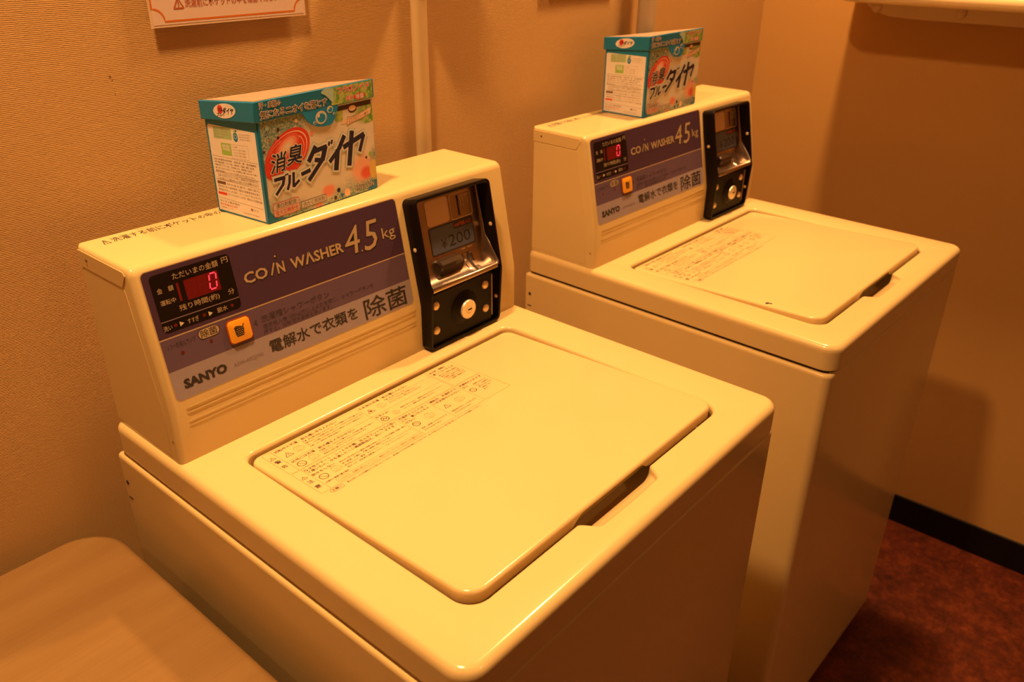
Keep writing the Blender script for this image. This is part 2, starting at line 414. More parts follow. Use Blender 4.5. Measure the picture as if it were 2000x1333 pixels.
m.loops(ls, 'enamel')
ro = 0.0042
outer_hole = offs(op, -ro)
v, f = fill_between([p[:2] for p in ls[-1]], outer_hole, H); m.add(v, f, 'enamel')
hl = []
for k in range(5):
    a = PI / 2 * k / 4; hl.append(zl(offs(op, -ro + ro * math.sin(a)), H - ro * (1 - math.cos(a))))
deep = [0.0] * len(op)
for i in range(len(op)):
    if isn[i]: deep[i] = min(0.020, max(0.0, (LY0 - g - op[i][1]) * 1.15))
def scoop(q, zn, zo): return [(x, y + deep[k] * q, H + (zn if deep[k] > 0.002 else zo)) for k, (x, y) in enumerate(op)]
m.loops(hl + [scoop(0.06, -0.0052, -0.0052), scoop(0.30, -0.0078, -0.0078), scoop(0.68, -0.0125, -0.0125), scoop(0.86, -0.0170, -0.0170), scoop(0.94, -0.0225, -0.0225)], 'enamel')
m.loops([scoop(0.94, -0.0225, -0.0225), scoop(0.95, -0.0285, -0.0285)], 'enamel', False, True)
cover = m.build('top_cover', root, smooth=35)

# lid
m = MB(); FR = 46
def lid_pts(i): return rrect(LX0 + i, LY0 + i, LX1 - i, LY1 - i, (0.020 - i, 0.020 - i, 0.013 - i, 0.013 - i), 7, FR)
def skirt(x, y):
    if y > LY0 + 0.012: return 0.0125
    q = min(1.0, max(0.0, min((x - 0.188) / 0.016, (0.317 - x) / 0.016))); q = q * q * (3 - 2 * q)
    return 0.0125 - 0.0088 * q
p0 = lid_pts(0.0); fr = 0.0036
ls = [[(x, y, lid_z(y) - skirt(x, y)) for x, y in lid_pts(0.0035)], [(x, y, lid_z(y) - skirt(x, y)) for x, y in p0]]
for k in range(5):
    a = PI / 2 * k / 4; i = fr * (1 - math.cos(a)); ls.append([(x, y, lid_z(y) - fr + fr * math.sin(a)) for x, y in lid_pts(i)])
m.loops(ls, 'enamel', True, True)
lid = m.build('lid', root, smooth=35)

# printed warning label on the lid
d = Decal(lambda u, v, n: (0.069 + u, 0.2527 + v * 0.995, lid_z(0.2527 + v) + 0.00006 + n), 0.00003)
I1, I2 = 'label_ink', 'label_ink_thin'
def cell(x0, y0, x1, y1): d.frame(x0, y0, x1, y1, 0.32, I2, 1, 1.6)
cell(0, 49.2, 10.8, 99); cell(10.5, 49.2, 228.5, 99); cell(0, 0, 11.6, 48.4); cell(11.3, 0, 229.5, 48.4); cell(229.2, 0, 272, 48.8); cell(229.8, 49.6, 271.8, 98.8)
for a, b in (((10.5, 70.6), (228.5, 70.6)), ((122, 99), (122, 49.2)), ((134.8, 48.4), (134.8, 0)), ((181.7, 48.4), (181.7, 0))): d.line(a, b, 0.32, I2)
def tri(cx, cy, r, wd=0.5, fill=None):
    p = [(cx - r, cy - r * 0.75), (cx + r, cy - r * 0.75), (cx, cy + r * 0.95)]; d.path(p, wd, I1, 2, True)
    d.line((cx, cy + r * 0.35), (cx, cy - r * 0.2), wd * 0.9, I1, 2); d.disc(cx, cy - r * 0.48, wd * 0.6, I1, 2, n=10)
def ban(cx, cy, r=5.0):
    d.circ(cx, cy, r, 0.75, I1, 2); d.line((cx - r * 0.68, cy + r * 0.68), (cx + r * 0.68, cy - r * 0.68), 0.55, I1, 2)
def face(cx, cy, r):
    d.circ(cx, cy, r, 0.25, I2, 2, r * 0.85); d.circ(cx - r * 0.3, cy + r * 0.1, r * 0.14, 0.2, I2, 2, n=10); d.circ(cx + r * 0.3, cy + r * 0.1, r * 0.14, 0.2, I2, 2, n=10)
    d.path([(cx - r * 0.35, cy - r * 0.35), (cx, cy - r * 0.48), (cx + r * 0.35, cy - r * 0.3)], 0.25, I2, 2)
    d.path([(cx - r * 1.1, cy - r), (cx - r * 0.4, cy - r * 0.9), (cx + r * 0.2, cy - r * 1.15), (cx + r * 1.2, cy - r * 0.6), (cx + r * 1.3, cy + r * 0.2)], 0.25, I2, 2)
    d.path([(cx - r * 0.8, cy + r * 0.6), (cx - r * 0.2, cy + r * 1.1), (cx + r * 0.7, cy + r * 0.8)], 0.25, I2, 2)
tri(4.9, 86.5, 3.0); d.text('警', 2.2, 74.6, 8.6, 80.6, I1, 2, 0.012, res=1); d.text('告', 2.2, 63.0, 8.0, 68.8, I1, 2, 0.012)
tri(4.9, 34.2, 3.0); d.text('注', 2.4, 21.5, 8.2, 27.3, I1, 2, 0.012); d.text('意', 2.2, 9.6, 8.4, 15.8, I1, 2, 0.012, res=1)
B = 0.010
d.text('回転中の洗濯・脱水槽に手を入れない', 13, 92.2, 92, 96.8, I1, 2, B, res=1)
tri(20.6, 81.3, 4.6, 0.6); face(33.8, 82.6, 5.2)
for k, (s_, x1) in enumerate((('洗濯・脱水槽が完全に止まるまでは、中の洗濯物などに手を触れない。', 121), ('回転がゆるくても洗濯物が手に巻きついて、けがをするおそれがあります。', 121), ('万一、ふたを開けて15秒以内に止まらない場合は、ただちに使用を中止して', 118), ('お買い上げの販売店に修理を依頼する。', 84))):
    d.text(s_, 43.7, 87.6 - 4.4 * k, x1, 90.2 - 4.4 * k, I1, 2, res=1)
d.text('幼児には洗濯・脱水槽をのぞかせない', 13.7, 64.3, 94, 68.6, I1, 2, B, res=1)
ban(19.2, 56.8); face(34.0, 57.5, 5.0)
for k, (s_, x1) in enumerate((('洗濯機の近くに台などを置かない。お子様が槽の中に落ちて、', 118), ('けがをしたり、おぼれたりするおそれがあります。', 104), ('使用中は目を離さないでください。', 84))):
    d.text(s_, 43.7, 60.2 - 4.0 * k, x1, 62.6 - 4.0 * k, I1, 2, res=1)
d.text('引火物を洗濯・脱水槽に入れない', 124, 92.4, 196, 96.8, I1, 2, B, res=1)
tri(130, 82.3, 4.6, 0.6); d.disc(130, 81.6, 1.5, I1, 2, n=12); face(146, 82.5, 4.6)
for k, (s_, x1) in enumerate((('洗濯・脱水槽の中には、灯油・ガソリン・ベンジン・シンナー・アル', 227), ('コールなどや、それらの付着した洗濯物を入れない。', 200), ('近づけないでください。爆発や火災のおそれがあります。', 206))):
    d.text(s_, 156, 87.4 - 4.4 * k, x1, 90.0 - 4.4 * k, I1, 2, res=1)
d.text('お手入れ', 123.6, 64.2, 142.6, 68.4, I1, 2, B, res=1)
d.circ(129.4, 57.2, 4.9, 0.8, I1, 2); d.path([(126.4, 56), (128.4, 59.2), (130.4, 56.4), (132.4, 58.8)], 0.8, I1, 2); d.line((126, 60.4), (132.8, 54), 0.6, I1, 2); face(146.5, 58.5, 3.8)
for k, (s_, x1) in enumerate((('各部を洗うときに、直接水をかけないでください。', 222), ('ショートし、感電や火災の原因となります。', 205))):
    d.text(s_, 156, 60.6 - 4.4 * k, x1, 63.2 - 4.4 * k, I1, 2, res=1)
d.text('脱水時、振動が', 232.6, 92.0, 258, 96.2, I1, 2, B, res=1); d.text('激しくなったとき', 232.6, 86.0, 266, 90.2, I1, 2, B, res=1)
for k, s_ in enumerate(('脱水中に異常な振動が', '発生したら、すぐ止め', '洗濯物の片寄りを直し', 'てから運転してくださ', 'い。故障の原因です。')):
    d.text(s_, 236, 80.2 - 4.0 * k, 266, 82.8 - 4.0 * k, I1, 2, res=1)
d.text('防水性のマット・シートや衣類、足ふきマットなどの固く', 12.6, 41.6, 131.6, 45.8, I1, 2, B, res=1)
d.text('て厚いもの、水を通しにくい繊維製品は、洗い・すすぎ・', 12.6, 36.2, 128.6, 40.4, I1, 2, B, res=1)
d.text('脱水をしない', 12.4, 29.6, 40, 33.8, I1, 2, B, res=1)
ban(19.4, 21.8); face(35.2, 23.5, 5.0)
for k, (s_, x1) in enumerate((('脱水中に飛び出すなど異常な振動が発生して、けがや洗濯機の故障・壁や', 133), ('床の破損、水漏れ、衣類の損傷の原因となります。', 110), ('防水性のもの：寝袋・おむつカバー・サウナスーツ・ウェットスーツ', 133), ('雨がっぱ・自転車や自動車のカバー・スキーウェアなどのこと。', 126))):
    d.text(s_, 44.2, 27.8 - 4.4 * k, x1, 30.4 - 4.4 * k, I1, 2, res=1)
d.text('洗濯物の種類や量を確認', 13.6, 10.2, 42, 13.0, I1, 2, res=1)
d.text('このほかにも、洗濯物に硬いものやヘアピン、硬貨などが入っていないか確かめてから運転する。', 24, 3.2, 131, 6.4, I2, 2, res=1); d.frame(22.6, 1.8, 132.6, 8.4, 0.25, I2, 2, 1.2)
d.text('洗濯機の上にのぼっ', 136.6, 41.8, 178, 46.0, I1, 2, B, res=1); d.text('たり、重いものをの', 136.6, 36.0, 177, 40.2, I1, 2, B, res=1); d.text('せない', 136.6, 30.4, 151, 34.4, I1, 2, B, res=1)
ban(143.5, 22.6, 4.6); face(164.5, 25.0, 5.6)
d.text('変形、破損してけがをする', 140, 9.6, 178, 12.4, I1, 2, res=1); d.text('おそれがあります。', 140, 4.8, 166, 7.6, I1, 2, res=1)
d.text('運転中、洗濯機の下', 183.6, 41.8, 226, 46.0, I1, 2, B, res=1); d.text('に手足等を入れない', 183.6, 36.0, 226, 40.2, I1, 2, B, res=1)
tri(191, 24.2, 4.2, 0.6); face(211, 24.4, 5.4)
d.text('回転部があり、けがをする', 186, 9.6, 225, 12.4, I1, 2, res=1); d.text('おそれがあります。', 186, 4.8, 213, 7.6, I1, 2, res=1)
d.text('洗濯物を入れすぎ', 231.4, 41.8, 268, 46.0, I1, 2, B, res=1); d.text('ない', 231.4, 36.0, 240, 40.0, I1, 2, B, res=1)
ban(236.6, 26.2, 4.4)
for k, s_ in enumerate(('故障や水もれの', 'ほか、洗濯物の', '傷みや洗いむら', 'の原因となり', 'ます。')):
    d.text(s_, 246, 34.0 - 4.4 * k, 268 if k < 3 else 262 - 8 * (k - 3), 36.6 - 4.4 * k, I1, 2, res=1)
d.frame(7.2, -7.0, 23.0, -1.0, 0.35, I1, 2, 3.0); d.text('お願い', 9.6, -5.6, 20.6, -2.2, I1, 2, B, res=1)
d.text('脱水が終わったら洗濯物をすぐに取り出してください。脱水時のすすぎ水が飛び散ることがあります。糸くずや砂の多いものは洗う前に落とし、ポケットの中も確認してください。', 27.6, -5.4, 216, -2.4, I1, 2, res=1)
d.build('warning_label', lid)

# control housing: folded steel hood with sloping front
m = MB(); rr = 0.010
prof = [(YBK, 0.0), (YB, 0.0), (YB, ZK)]
a0 = math.atan2(NRM[2], NRM[1]); cy_, cz_ = None, None
ang = math.atan2(UPV[2], UPV[1])                     # slope of the front
# fillet between the slope and the flat top
k_ = rr * math.tan((PI - ang) / 2) if False else rr * math.tan(ang / 2)
p1 = (YT - UPV[1] * k_, HB - UPV[2] * k_); c_ = (p1[0] - NRM[1] * rr, p1[1] - NRM[2] * rr)
for i in range(7):
    a = math.atan2(NRM[2], NRM[1]) + (PI / 2 - math.atan2(NRM[2], NRM[1])) * i / 6
    prof.append((c_[0] + rr * math.cos(a), c_[1] + rr * math.sin(a)))
prof += [(YBK, HB)]
def hood(x, ins):
    cyy = sum(p[0] for p in prof) / len(prof); czz = HB / 2
    return [(x, y + (ins if y < cyy else -ins), H + max(0.0, z - (ins if z > 0.1 else 0))) for y, z in prof]
e = 0.0055; arcs = [(e * (1 - math.sin(PI / 2 * k / 5)), e * (1 - math.cos(PI / 2 * k / 5))) for k in range(6)]
m.loops([hood(XI + b, a) for a, b in arcs] + [hood(XI + e + 0.001, 0), hood(XRR - e - 0.001, 0)] + [hood(XRR - b, a) for a, b in reversed(arcs)], 'enamel', True, True)
housing = m.build('control_housing', root, smooth=30)
# folded flange of the top sheet and the inset side panel, left end and right end
def side_sheet(name, pts, x, th, parent):
    mm = MB(); mm.loops([[(x, y, H + z) for y, z in pts], [(x + th, y, H + z) for y, z in pts]], 'enamel', True, True); return mm.build(name, parent, smooth=30, bevel=0.00025, seg=2)
yk_top = YT
fl = [(YBK - 0.002, HB - 0.0215), (YT + 0.016, HB - 0.0215), (YT + 0.007, HB - 0.008), (YT + 0.010, HB - 0.0045), (YBK - 0.002, HB - 0.0045)]
side_sheet('end_flange', fl, XI - 0.0007, 0.0012, housing); side_sheet('end_flange', fl, XRR - 0.0005, 0.0012, housing)
pn = [(YBK - 0.003, 0.004), (YB + 0.016, 0.004), (YB + 0.016, ZK), (YT + 0.013, HB - 0.026), (YT + 0.015, HB - 0.0232), (YBK - 0.003, HB - 0.0232)]
side_sheet('end_panel', pn, XI - 0.0003, 0.0008, housing); side_sheet('end_panel', pn, XRR - 0.0005, 0.0008, housing)
for y_, z_ in ((YBK - 0.018, HB - 0.012), (YB + 0.008, 0.024)):
    m = MB(); m.lathe([(0.0016, 0.0), (0.0012, 0.0006), (0.0, 0.0007)], (XI - 0.0008 if z_ > 0.1 else XI + 0.0004, y_, H + z_), (-1, 0, 0), 'enamel_dark', 12); m.build('rivet', housing)
# raised ribs below the decal
m = MB()
for tt, hh in ((0.0590, 0.00045), (0.0535, 0.0004), (0.0440, 0.00045), (0.0395, 0.0004)):
    for xa, xb in ((0.024, 0.323),):
        sec = [(-0.0022, 0.0), (-0.0012, hh * 0.8), (0.0, hh), (0.0012, hh * 0.8), (0.0022, 0.0)]
        la = [(xa, YB - n - 0.00002, H + tt + q - 0.0006) for q, n in sec]; lb = [(xb, YB - n - 0.00002, H + tt + q - 0.0006) for q, n in sec]
        m.loops([[(xa - 0.004, YB + 0.0002, H + tt + q - 0.0006) for q, n in sec], la, lb, [(xb + 0.004, YB + 0.0002, H + tt + q - 0.0006) for q, n in sec]], 'enamel', closed=False)
m.build('pressed_rib', housing, smooth=60)
# print along the top
d = Decal(lambda u, v, n: (u, 0.497 + v, H + HB + 0.00005 + n), 0.00003)
d.path([(24, 1), (31, 1), (27.5, 13)], 0.9, 'print_black', 1, True); d.line((27.5, 9), (27.5, 5), 0.9, 'print_black'); d.disc(27.5, 3, 0.6, 'print_black', n=10)
d.text('洗濯する前にポケットの中の確認をしてください', 34, 1.0, 236, 14.0, 'print_black', 1, 0.008, res=1)
d.build('printed_notice', housing)

# purple decal plate with display, button and lettering
plate = empty('control_panel'); plate.parent = root
d = Decal(lambda u, v, n: pan(u, v, n + 0.0001), 0.00004)
PX0, PX1, PT0, PT1 = 15.0, 324.0, 68.4, 195.6
o_ = rrect(PX0, PT0, PX1, PT1, 5.0, 6)
def clip(pts, lo, hi):
    out = []
    n = len(pts)
    def cut(a, b, y): q = (y - a[1]) / (b[1] - a[1]); return (a[0] + q * (b[0] - a[0]), y)
    for lim, sg in ((lo, 1), (hi, -1)):
        out = []
        for i in range(len(pts)):
            a, b = pts[i], pts[(i + 1) % len(pts)]; ia, ib = (a[1] - lim) * sg >= 0, (b[1] - lim) * sg >= 0
            if ia: out.append(a)
            if ia != ib: out.append(cut(a, b, lim))
        pts = out
    return out
d.poly(offs(o_, -0.9), 'panel_rule', 1)
d.poly(clip(o_, 0, 98.2), 'panel_grey', 2); d.poly(clip(o_, 98.2, 130.2), 'panel_purple', 2); d.poly(clip(o_, 130.2, 300), 'panel_purple_dark', 2)
d.rect(PX0, 129.6, PX1, 130.9, 'panel_rule', 3)
backing = d.build('decal_backing', plate)

d = Decal(lambda u, v, n: pan(u, v, n + 0.0003), 0.00004)
d.rect(21.4, 135.2, 104.6, 191.2, 'display_black', 1, 5.0)
d.line((21.4, 146.4), (104.4, 146.0), 0.8, 'print_faded', 2)
T_ = 'print_tan'
d.text('ただいまの金額', 43.8, 181.8, 91.3, 188.2, T_, 2, 0.006); d.text('円', 95.6, 183.0, 102.4, 188.8, T_, 2, 0.006)
d.text('金', 25.8, 173.0, 31.2, 178.2, T_, 2, 0.006); d.text('額', 37.0, 172.8, 42.3, 178.0, T_, 2, 0.006)
d.text('運転中', 26.0, 161.3, 41.4, 166.3, T_, 2, 0.006); d.text('残り時間(約)', 42.4, 150.4, 84.6, 157.2, T_, 2, 0.006)
d.text('分', 94.2, 151.2, 101.0, 157.0, T_, 2, 0.006)
d.text('洗い', 22.0, 137.3, 30.8, 142.4, T_, 2, 0.006); d.text('すすぎ', 46.6, 137.2, 58.2, 142.4, T_, 2, 0.006); d.text('脱水', 78.2, 137.6, 89.6, 142.8, T_, 2, 0.006)
for x_ in (38.6, 68.9): d.poly([(x_, 137.6), (x_ + 4.4, 139.9), (x_, 142.4)], 'print_cream', 2)
for x_ in (34.3, 64.2, 94.8): d.disc(x_, 140.3, 1.7, 'led_red', 2)
d.rect(52.8, 159.2, 88.6, 178.7, 'window_red', 2, 0.8); d.rect(45.2, 160.6, 47.6, 178.4, 'segment_off', 2, 0.6)
def seven(cx, y0, y1, wd, on, mat_on, mat_off):
    hh = y1 - y0; sk = 2.2
    def P(a, b): return (cx + a * wd / 2 + sk * (b - 0.5), y0 + b * hh)
    segs = {'a': (P(-0.8, 1), P(0.8, 1)), 'g': (P(-0.8, 0.5), P(0.8, 0.5)), 'd': (P(-0.8, 0), P(0.8, 0)), 'f': (P(-1, 0.93), P(-1, 0.57)), 'b': (P(1, 0.93), P(1, 0.57)), 'e': (P(-1, 0.43), P(-1, 0.07)), 'c': (P(1, 0.43), P(1, 0.07))}
    for k, (a, b) in segs.items(): d.line(a, b, 1.35, mat_on if k in on else mat_off, 3)
disp = d.build('display_window', plate)
d = Decal(lambda u, v, n: pan(u, v, n + 0.0003), 0.00004)
seven(58.8, 162.2, 176.8, 7.0, '', None, 'segment_off'); seven(70.4, 162.2, 176.8, 7.0, '', None, 'segment_off')
seven(82.0, 162.2, 177.2, 7.2, 'abcdef', 'segment_on', 'window_red')
d.build('digit_readout', plate)

d = Decal(lambda u, v, n: pan(u, v, n + 0.0003), 0.00004)
K, TN = 'print_black', 'print_tan'
def shadowed(body, x0, y0, x1, y1, bold=0.012, shear=0.0, off=(0.9, -0.9)):
    d.text(body, x0 + off[0], y0 + off[1], x1 + off[0], y1 + off[1], K, 1, bold + 0.012, shear, ref=bold); d.text(body, x0, y0, x1, y1, K, 2, bold + 0.014, shear, ref=bold); d.text(body, x0 + off[0] * 0.5, y0 + off[1] * 0.5, x1 + off[0] * 0.5, y1 + off[1] * 0.5, K, 1, bold + 0.012, shear, ref=bold); d.text(body, x0, y0, x1, y1, TN, 3, bold, shear)
shadowed('CO', 114.2, 155.6, 142.0, 167.2, 0.026)
d.line((145.4, 155.4), (151.4, 168.4), 3.6, K, 2); d.line((145.6, 156.0), (151.2, 168.0), 1.9, TN, 3); d.disc(154.6, 173.6, 1.9, K, 2); d.disc(154.2, 174.0, 1.1, TN, 3)
shadowed('N', 153.4, 155.4, 162.6, 167.2, 0.026); shadowed('WΛSHER', 170.2, 155.0, 240.0, 167.2, 0.026)
P2 = 'print_grey'
d.text('洗濯槽シャワーボタン', 121.8, 112.4, 208.6, 120.0, P2, 2, 0.004)
d.text('硬貨投入後10秒以内に上ぶたを閉じ、シャワーボタンを', 121.8, 105.4, 270, 110.6, P2, 2)
d.text('押すと、30秒間洗濯槽を洗います。', 121.4, 99.8, 209, 104.8, P2, 2)
d.poly([(112.2, 114.6), (116.4, 118.0), (116.4, 111.2)], P2, 2)
d.text('SANYO', 25.8, 77.6, 72.4, 87.4, K, 2, 0.052); d.text('ASW-45CJ(W)', 80.0, 78.2, 114.8, 83.2, 'print_faded', 2)
d.text('ソフト剤投入ランプ', 19.6, 119.2, 49.4, 124.6, P2, 2); d.disc(33.6, 113.0, 1.7, 'led_red', 2); d.disc(64.0, 113.6, 1.7, 'led_red', 2)
d.build('panel_lettering', plate)
d = Decal(lambda u, v, n: pan(u, v, n + 0.0003), 0.00004)
shadowed('4', 242.4, 149.6, 264.0, 180.2, 0.0, 0.16, (0.8, -0.8)); shadowed('5', 268.0, 147.6, 292.0, 180.2, 0.0, 0.22, (0.8, -0.8)); d.disc(264.6, 149.4, 1.7, K, 2, n=12); d.disc(264.4, 149.8, 1.0, TN, 3, n=12); d.text('kg', 296.2, 150.6, 315.6, 167.2, 'panel_rule', 3, 0.0); d.text('kg', 296.2, 150.6, 315.6, 167.2, K, 2, 0.018, ref=0.0)
d.build('capacity_lettering', plate)
d = Decal(lambda u, v, n: pan(u, v, n + 0.0003), 0.00004)
d.text('電解水で衣類を', 123.6, 77.2, 240.4, 91.8, K, 2, 0.012); d.text('除菌', 250.2, 70.8, 315.6, 95.0, K, 2, 0.008)
d.build('slogan_lettering', plate)
d = Decal(lambda u, v, n: pan(u, v, n + 0.0003), 0.00004)
d.rect(52.4, 117.6, 75.8, 128.4, K, 1, 5.4); d.rect(53.1, 118.3, 75.1, 127.7, 'print_tan', 2, 4.7); d.text('除菌', 55.4, 119.2, 72.8, 127.0, K, 3, 0.006)
d.build('sterilizing_badge', plate)
# shower button: raised orange key with a pail of spray on it
m = MB()
def key(i, n, mat_n=None): return [pan(x * 0.001, y * 0.001, n) for x, y in rrect(82.6 + i, 102.2 + i, 107.8 - i, 126.0 - i, 4.2 - i, 6)]
m.loops([key(-0.8, 0.0009), key(-0.8, 0.0016), key(0.5, 0.0016)], 'button_rim'); m.loops([key(0.5, 0.0014), key(0.6, 0.0026), key(1.4, 0.0031)], 'button_orange', False, True)
btn = m.build('shower_button', plate)
d = Decal(lambda u, v, n: pan(u, v, n + 0.0032), 0.0001)
d.poly([(89.6, 109.6), (90.6, 108.4), (97.6, 108.4), (98.6, 109.6), (99.6, 116.6), (88.8, 119.0)], K, 1)
d.path([(90.2, 119.4), (95.2, 118.4), (98.2, 116.8), (100.0, 120.2)], 1.0, K, 1)
for iy in range(4):
    for ix in range(4):
        d.disc(91.2 + ix * 2.1 + (iy % 2) * 0.9, 110.2 + iy * 2.0, 0.45, 'button_orange', 2, n=8)
d.build('button_symbol', btn)

# ---- coin box
box = empty('coin_box'); box.parent = root
bx0, bx1, bt0, bt1, BN = 0.334, 0.464, 0.0015, 0.1912, 0.022
YLOW = 0.3740                                          # front of the lower section
def bez(x, tt, depth):
    """bezel surface: follows the slope above the kink and drops straight below it; depth 0 = against the panel, 1 = front"""
    kt = 0.0745
    if tt >= kt: return pan(x, tt, BN * depth - 0.0005 * (1 - depth))
    f = pan(x, kt, BN); q = (tt - bt0) / (kt - bt0)
    yf, zf = f[1] + (YLOW - f[1]) * 0.0 + (0.3762 - f[1]) * (1 - q), H + bt0 + (f[2] - H - bt0) * q
    b = pan(x, max(tt, ZK), -0.0005) if tt > ZK else (x, YB + 0.0004, H + bt0 + (ZK - bt0) * (tt - bt0) / (ZK - bt0))
    return (x, b[1] + (yf - b[1]) * depth, b[2] + (zf - b[2]) * depth)
def bez_outline(i):
    r = 0.007; pts = rrect(bx0 + i, bt0 + i, bx1 - i, bt1 - i, max(r - i, 0.002), 5)
    out = []
    for a, b in zip(pts, pts[1:] + pts[:1]):               # extra points at the kink on the long sides
        out.append(a)
        if abs(a[0] - b[0]) < 1e-6 and abs(a[1] - b[1]) > 0.1:
            ks = (0.0745, 0.0745 + 1e-4) if a[1] < b[1] else (0.0745 + 1e-4, 0.0745)
            out += [(a[0], k) for k in ks]
    return out
m = MB(); OB = lambda i, dep: [bez(x, y, dep) for x, y in bez_outline(i)]
m.loops([OB(0, 0.0), OB(0, 0.92), OB(0.0006, 0.98), OB(0.0016, 1.0), OB(0.0030, 1.0), OB(0.0040, 0.97), OB(0.0044, 0.06)], 'black_plastic')
bezel = m.build('bezel', box, smooth=35)
# backing inside the bezel
m = MB(); ii = bez_outline(0.0030); m.add([bez(x, y, 0.05) for x, y in ii], [tuple(range(len(ii)))], 'black_plastic'); m.build('inner_back', bezel, smooth=0)
# steel coin plate, curling out to a lip at its foot
m = MB(); sx0, sx1 = bx0 + 0.0046, bx0 + 0.1205
cut = [(0.186, 0.0030), (0.120, 0.0032), (0.104, 0.0036), (0.097, 0.0048), (0.091, 0.0076), (0.0865, 0.0118), (0.0840, 0.0165), (0.0828, 0.0205), (0.0818, 0.0222), (0.0805, 0.0228), (0.0778, 0.0228), (0.0768, 0.0222), (0.0768, 0.0150)]
m.loops([[pan(sx0, a, b) for a, b in cut], [pan(sx1, a, b) for a, b in cut]], 'brushed_steel', closed=False)
# folded side flange: a curved wedge along the right edge and a fillet on the left
wl = []
for a, b in cut[:10]:
    n_max = 0.0225 if a < 0.0845 else 0.0225 - min(1.0, (a - 0.0845) / 0.040) * 0.0190
    wl.append((a, b, max(n_max, b)))
for sx, dx in ((sx1, 0.0035), (sx0, -0.0006)):
    m.loops([[pan(sx + dx * (1 - math.cos(PI / 2 * k / 4)), a, b + (c - b) * math.sin(PI / 2 * k / 4)) for a, b, c in wl] for k in range(5)], 'brushed_steel', closed=False)
steel = m.build('coin_plate', box, smooth=50)
# embossed panels, slots, engraved lines
d = Decal(lambda u, v, n: pan(u, v, n + 0.0034), 0.00004)
d.rect(364.4, 150.2, 402.6, 181.6, 'steel_sticker', 1, 4.0); d.build('blank_sticker', steel)
d = Decal(lambda u, v, n: pan(u, v, n + 0.0034), 0.00004)
d.frame(405.6, 149.4, 443.6, 181.2, 0.8, 'rivet', 1, 4.0)
for k in range(4): d.path([(425.0 + k * 4.2, 164), (425.0 + k * 4.2, 175), (427.2 + k * 4.2, 177), (429.0 + k * 4.2, 175)], 0.5, 'rivet', 1)
d.build('slot_frame', steel)
d = Decal(lambda u, v, n: pan(u, v, n + 0.0034), 0.00004)
d.line((403.8, 105.8), (435.6, 104.9), 0.6, 'print_cream', 1); d.line((409.5, 97.2), (432.5, 96.9), 0.5, 'print_cream', 1)
d.text('返 却', 412, 107.5, 433, 111.5, 'rivet', 1); d.build('engraving', steel)
m = MB()
for x_, a, b in ((0.4203, 0.153, 0.178),):
    m.loops([[pan(x_ - 0.0011, a, 0.0031), pan(x_ + 0.0011, a, 0.0031), pan(x_ + 0.0011, b, 0.0031), pan(x_ - 0.0011, b, 0.0031)], [pan(x_ - 0.0011, a, 0.0037), pan(x_ + 0.0011, a, 0.0037), pan(x_ + 0.0011, b, 0.0037), pan(x_ - 0.0011, b, 0.0037)]], 'gap_black', False, True)
m.build('coin_slot', box)
m = MB()                                                # return channel: a dark groove that follows the curl, in a raised cheek
def along(a):
    for (t0, n0), (t1, n1) in zip(cut, cut[1:]):
        if t1 <= a <= t0 and t0 > t1: q = (t0 - a) / (t0 - t1); return n0 + (n1 - n0) * q
    return cut[0][1]
tv = [0.105 - 0.0235 * k / 12 for k in range(13)]
chk = [(a, max(along(a), 0.0045 + 0.0150 * max(0, (0.099 - a) / 0.0175) ** 1.6)) for a in tv]
m.loops([[pan(0.4128, a, along(a) - 0.0004) for a, n in chk], [pan(0.4136, a, n + 0.0003) for a, n in chk], [pan(0.4300, a, n + 0.0003) for a, n in chk], [pan(0.4308, a, along(a) - 0.0004) for a, n in chk]], 'brushed_steel', closed=False)
chan = m.build('return_channel', box, smooth=50)
m = MB(); m.loops([[pan(0.4198, a, n + 0.0006) for a, n in chk[:-1]], [pan(0.4242, a, n + 0.0006) for a, n in chk[:-1]]], 'gap_black', closed=False); m.build('channel_groove', chan, smooth=50)
m = MB()                                                # smoky coin-return flap
fp = [(0.1090, 0.0036), (0.1075, 0.0110), (0.1030, 0.0150), (0.0985, 0.0150), (0.0945, 0.0125), (0.0900, 0.0110), (0.0868, 0.0080), (0.0850, 0.0036)]
def flap(x, k): return [pan(x, 0.097 + (a - 0.097) * k, 0.0036 + (n - 0.0036) * k) for a, n in fp]
m.loops([flap(0.3655, 0.82), flap(0.3675, 1.0), flap(0.3860, 1.04), flap(0.4030, 1.0), flap(0.4070, 0.80)], 'smoke_plastic', True, True)
m.build('return_flap', box, smooth=30)
d = Decal(lambda u, v, n: pan(u, v, n + 0.0034), 0.00004)
d.rect(364.0, 113.4, 441.0, 148.6, 'print_black', 1, 3.0); d.rect(365.6, 115.0, 439.4, 147.0, 'price_grey', 2, 2.0)
d.rect(406.4, 138.8, 439.0, 146.6, 'print_black', 3, 1.0); d.text('100円投入口', 408.0, 140.2, 437.4, 145.4, 'price_red', 4, 0.008)
d.text('¥', 381.6, 119.2, 391.2, 132.0, K, 3, 0.0); d.text('200', 394.8, 119.0, 433.2, 133.6, K, 3, 0.004); d.build('price_sticker', box)
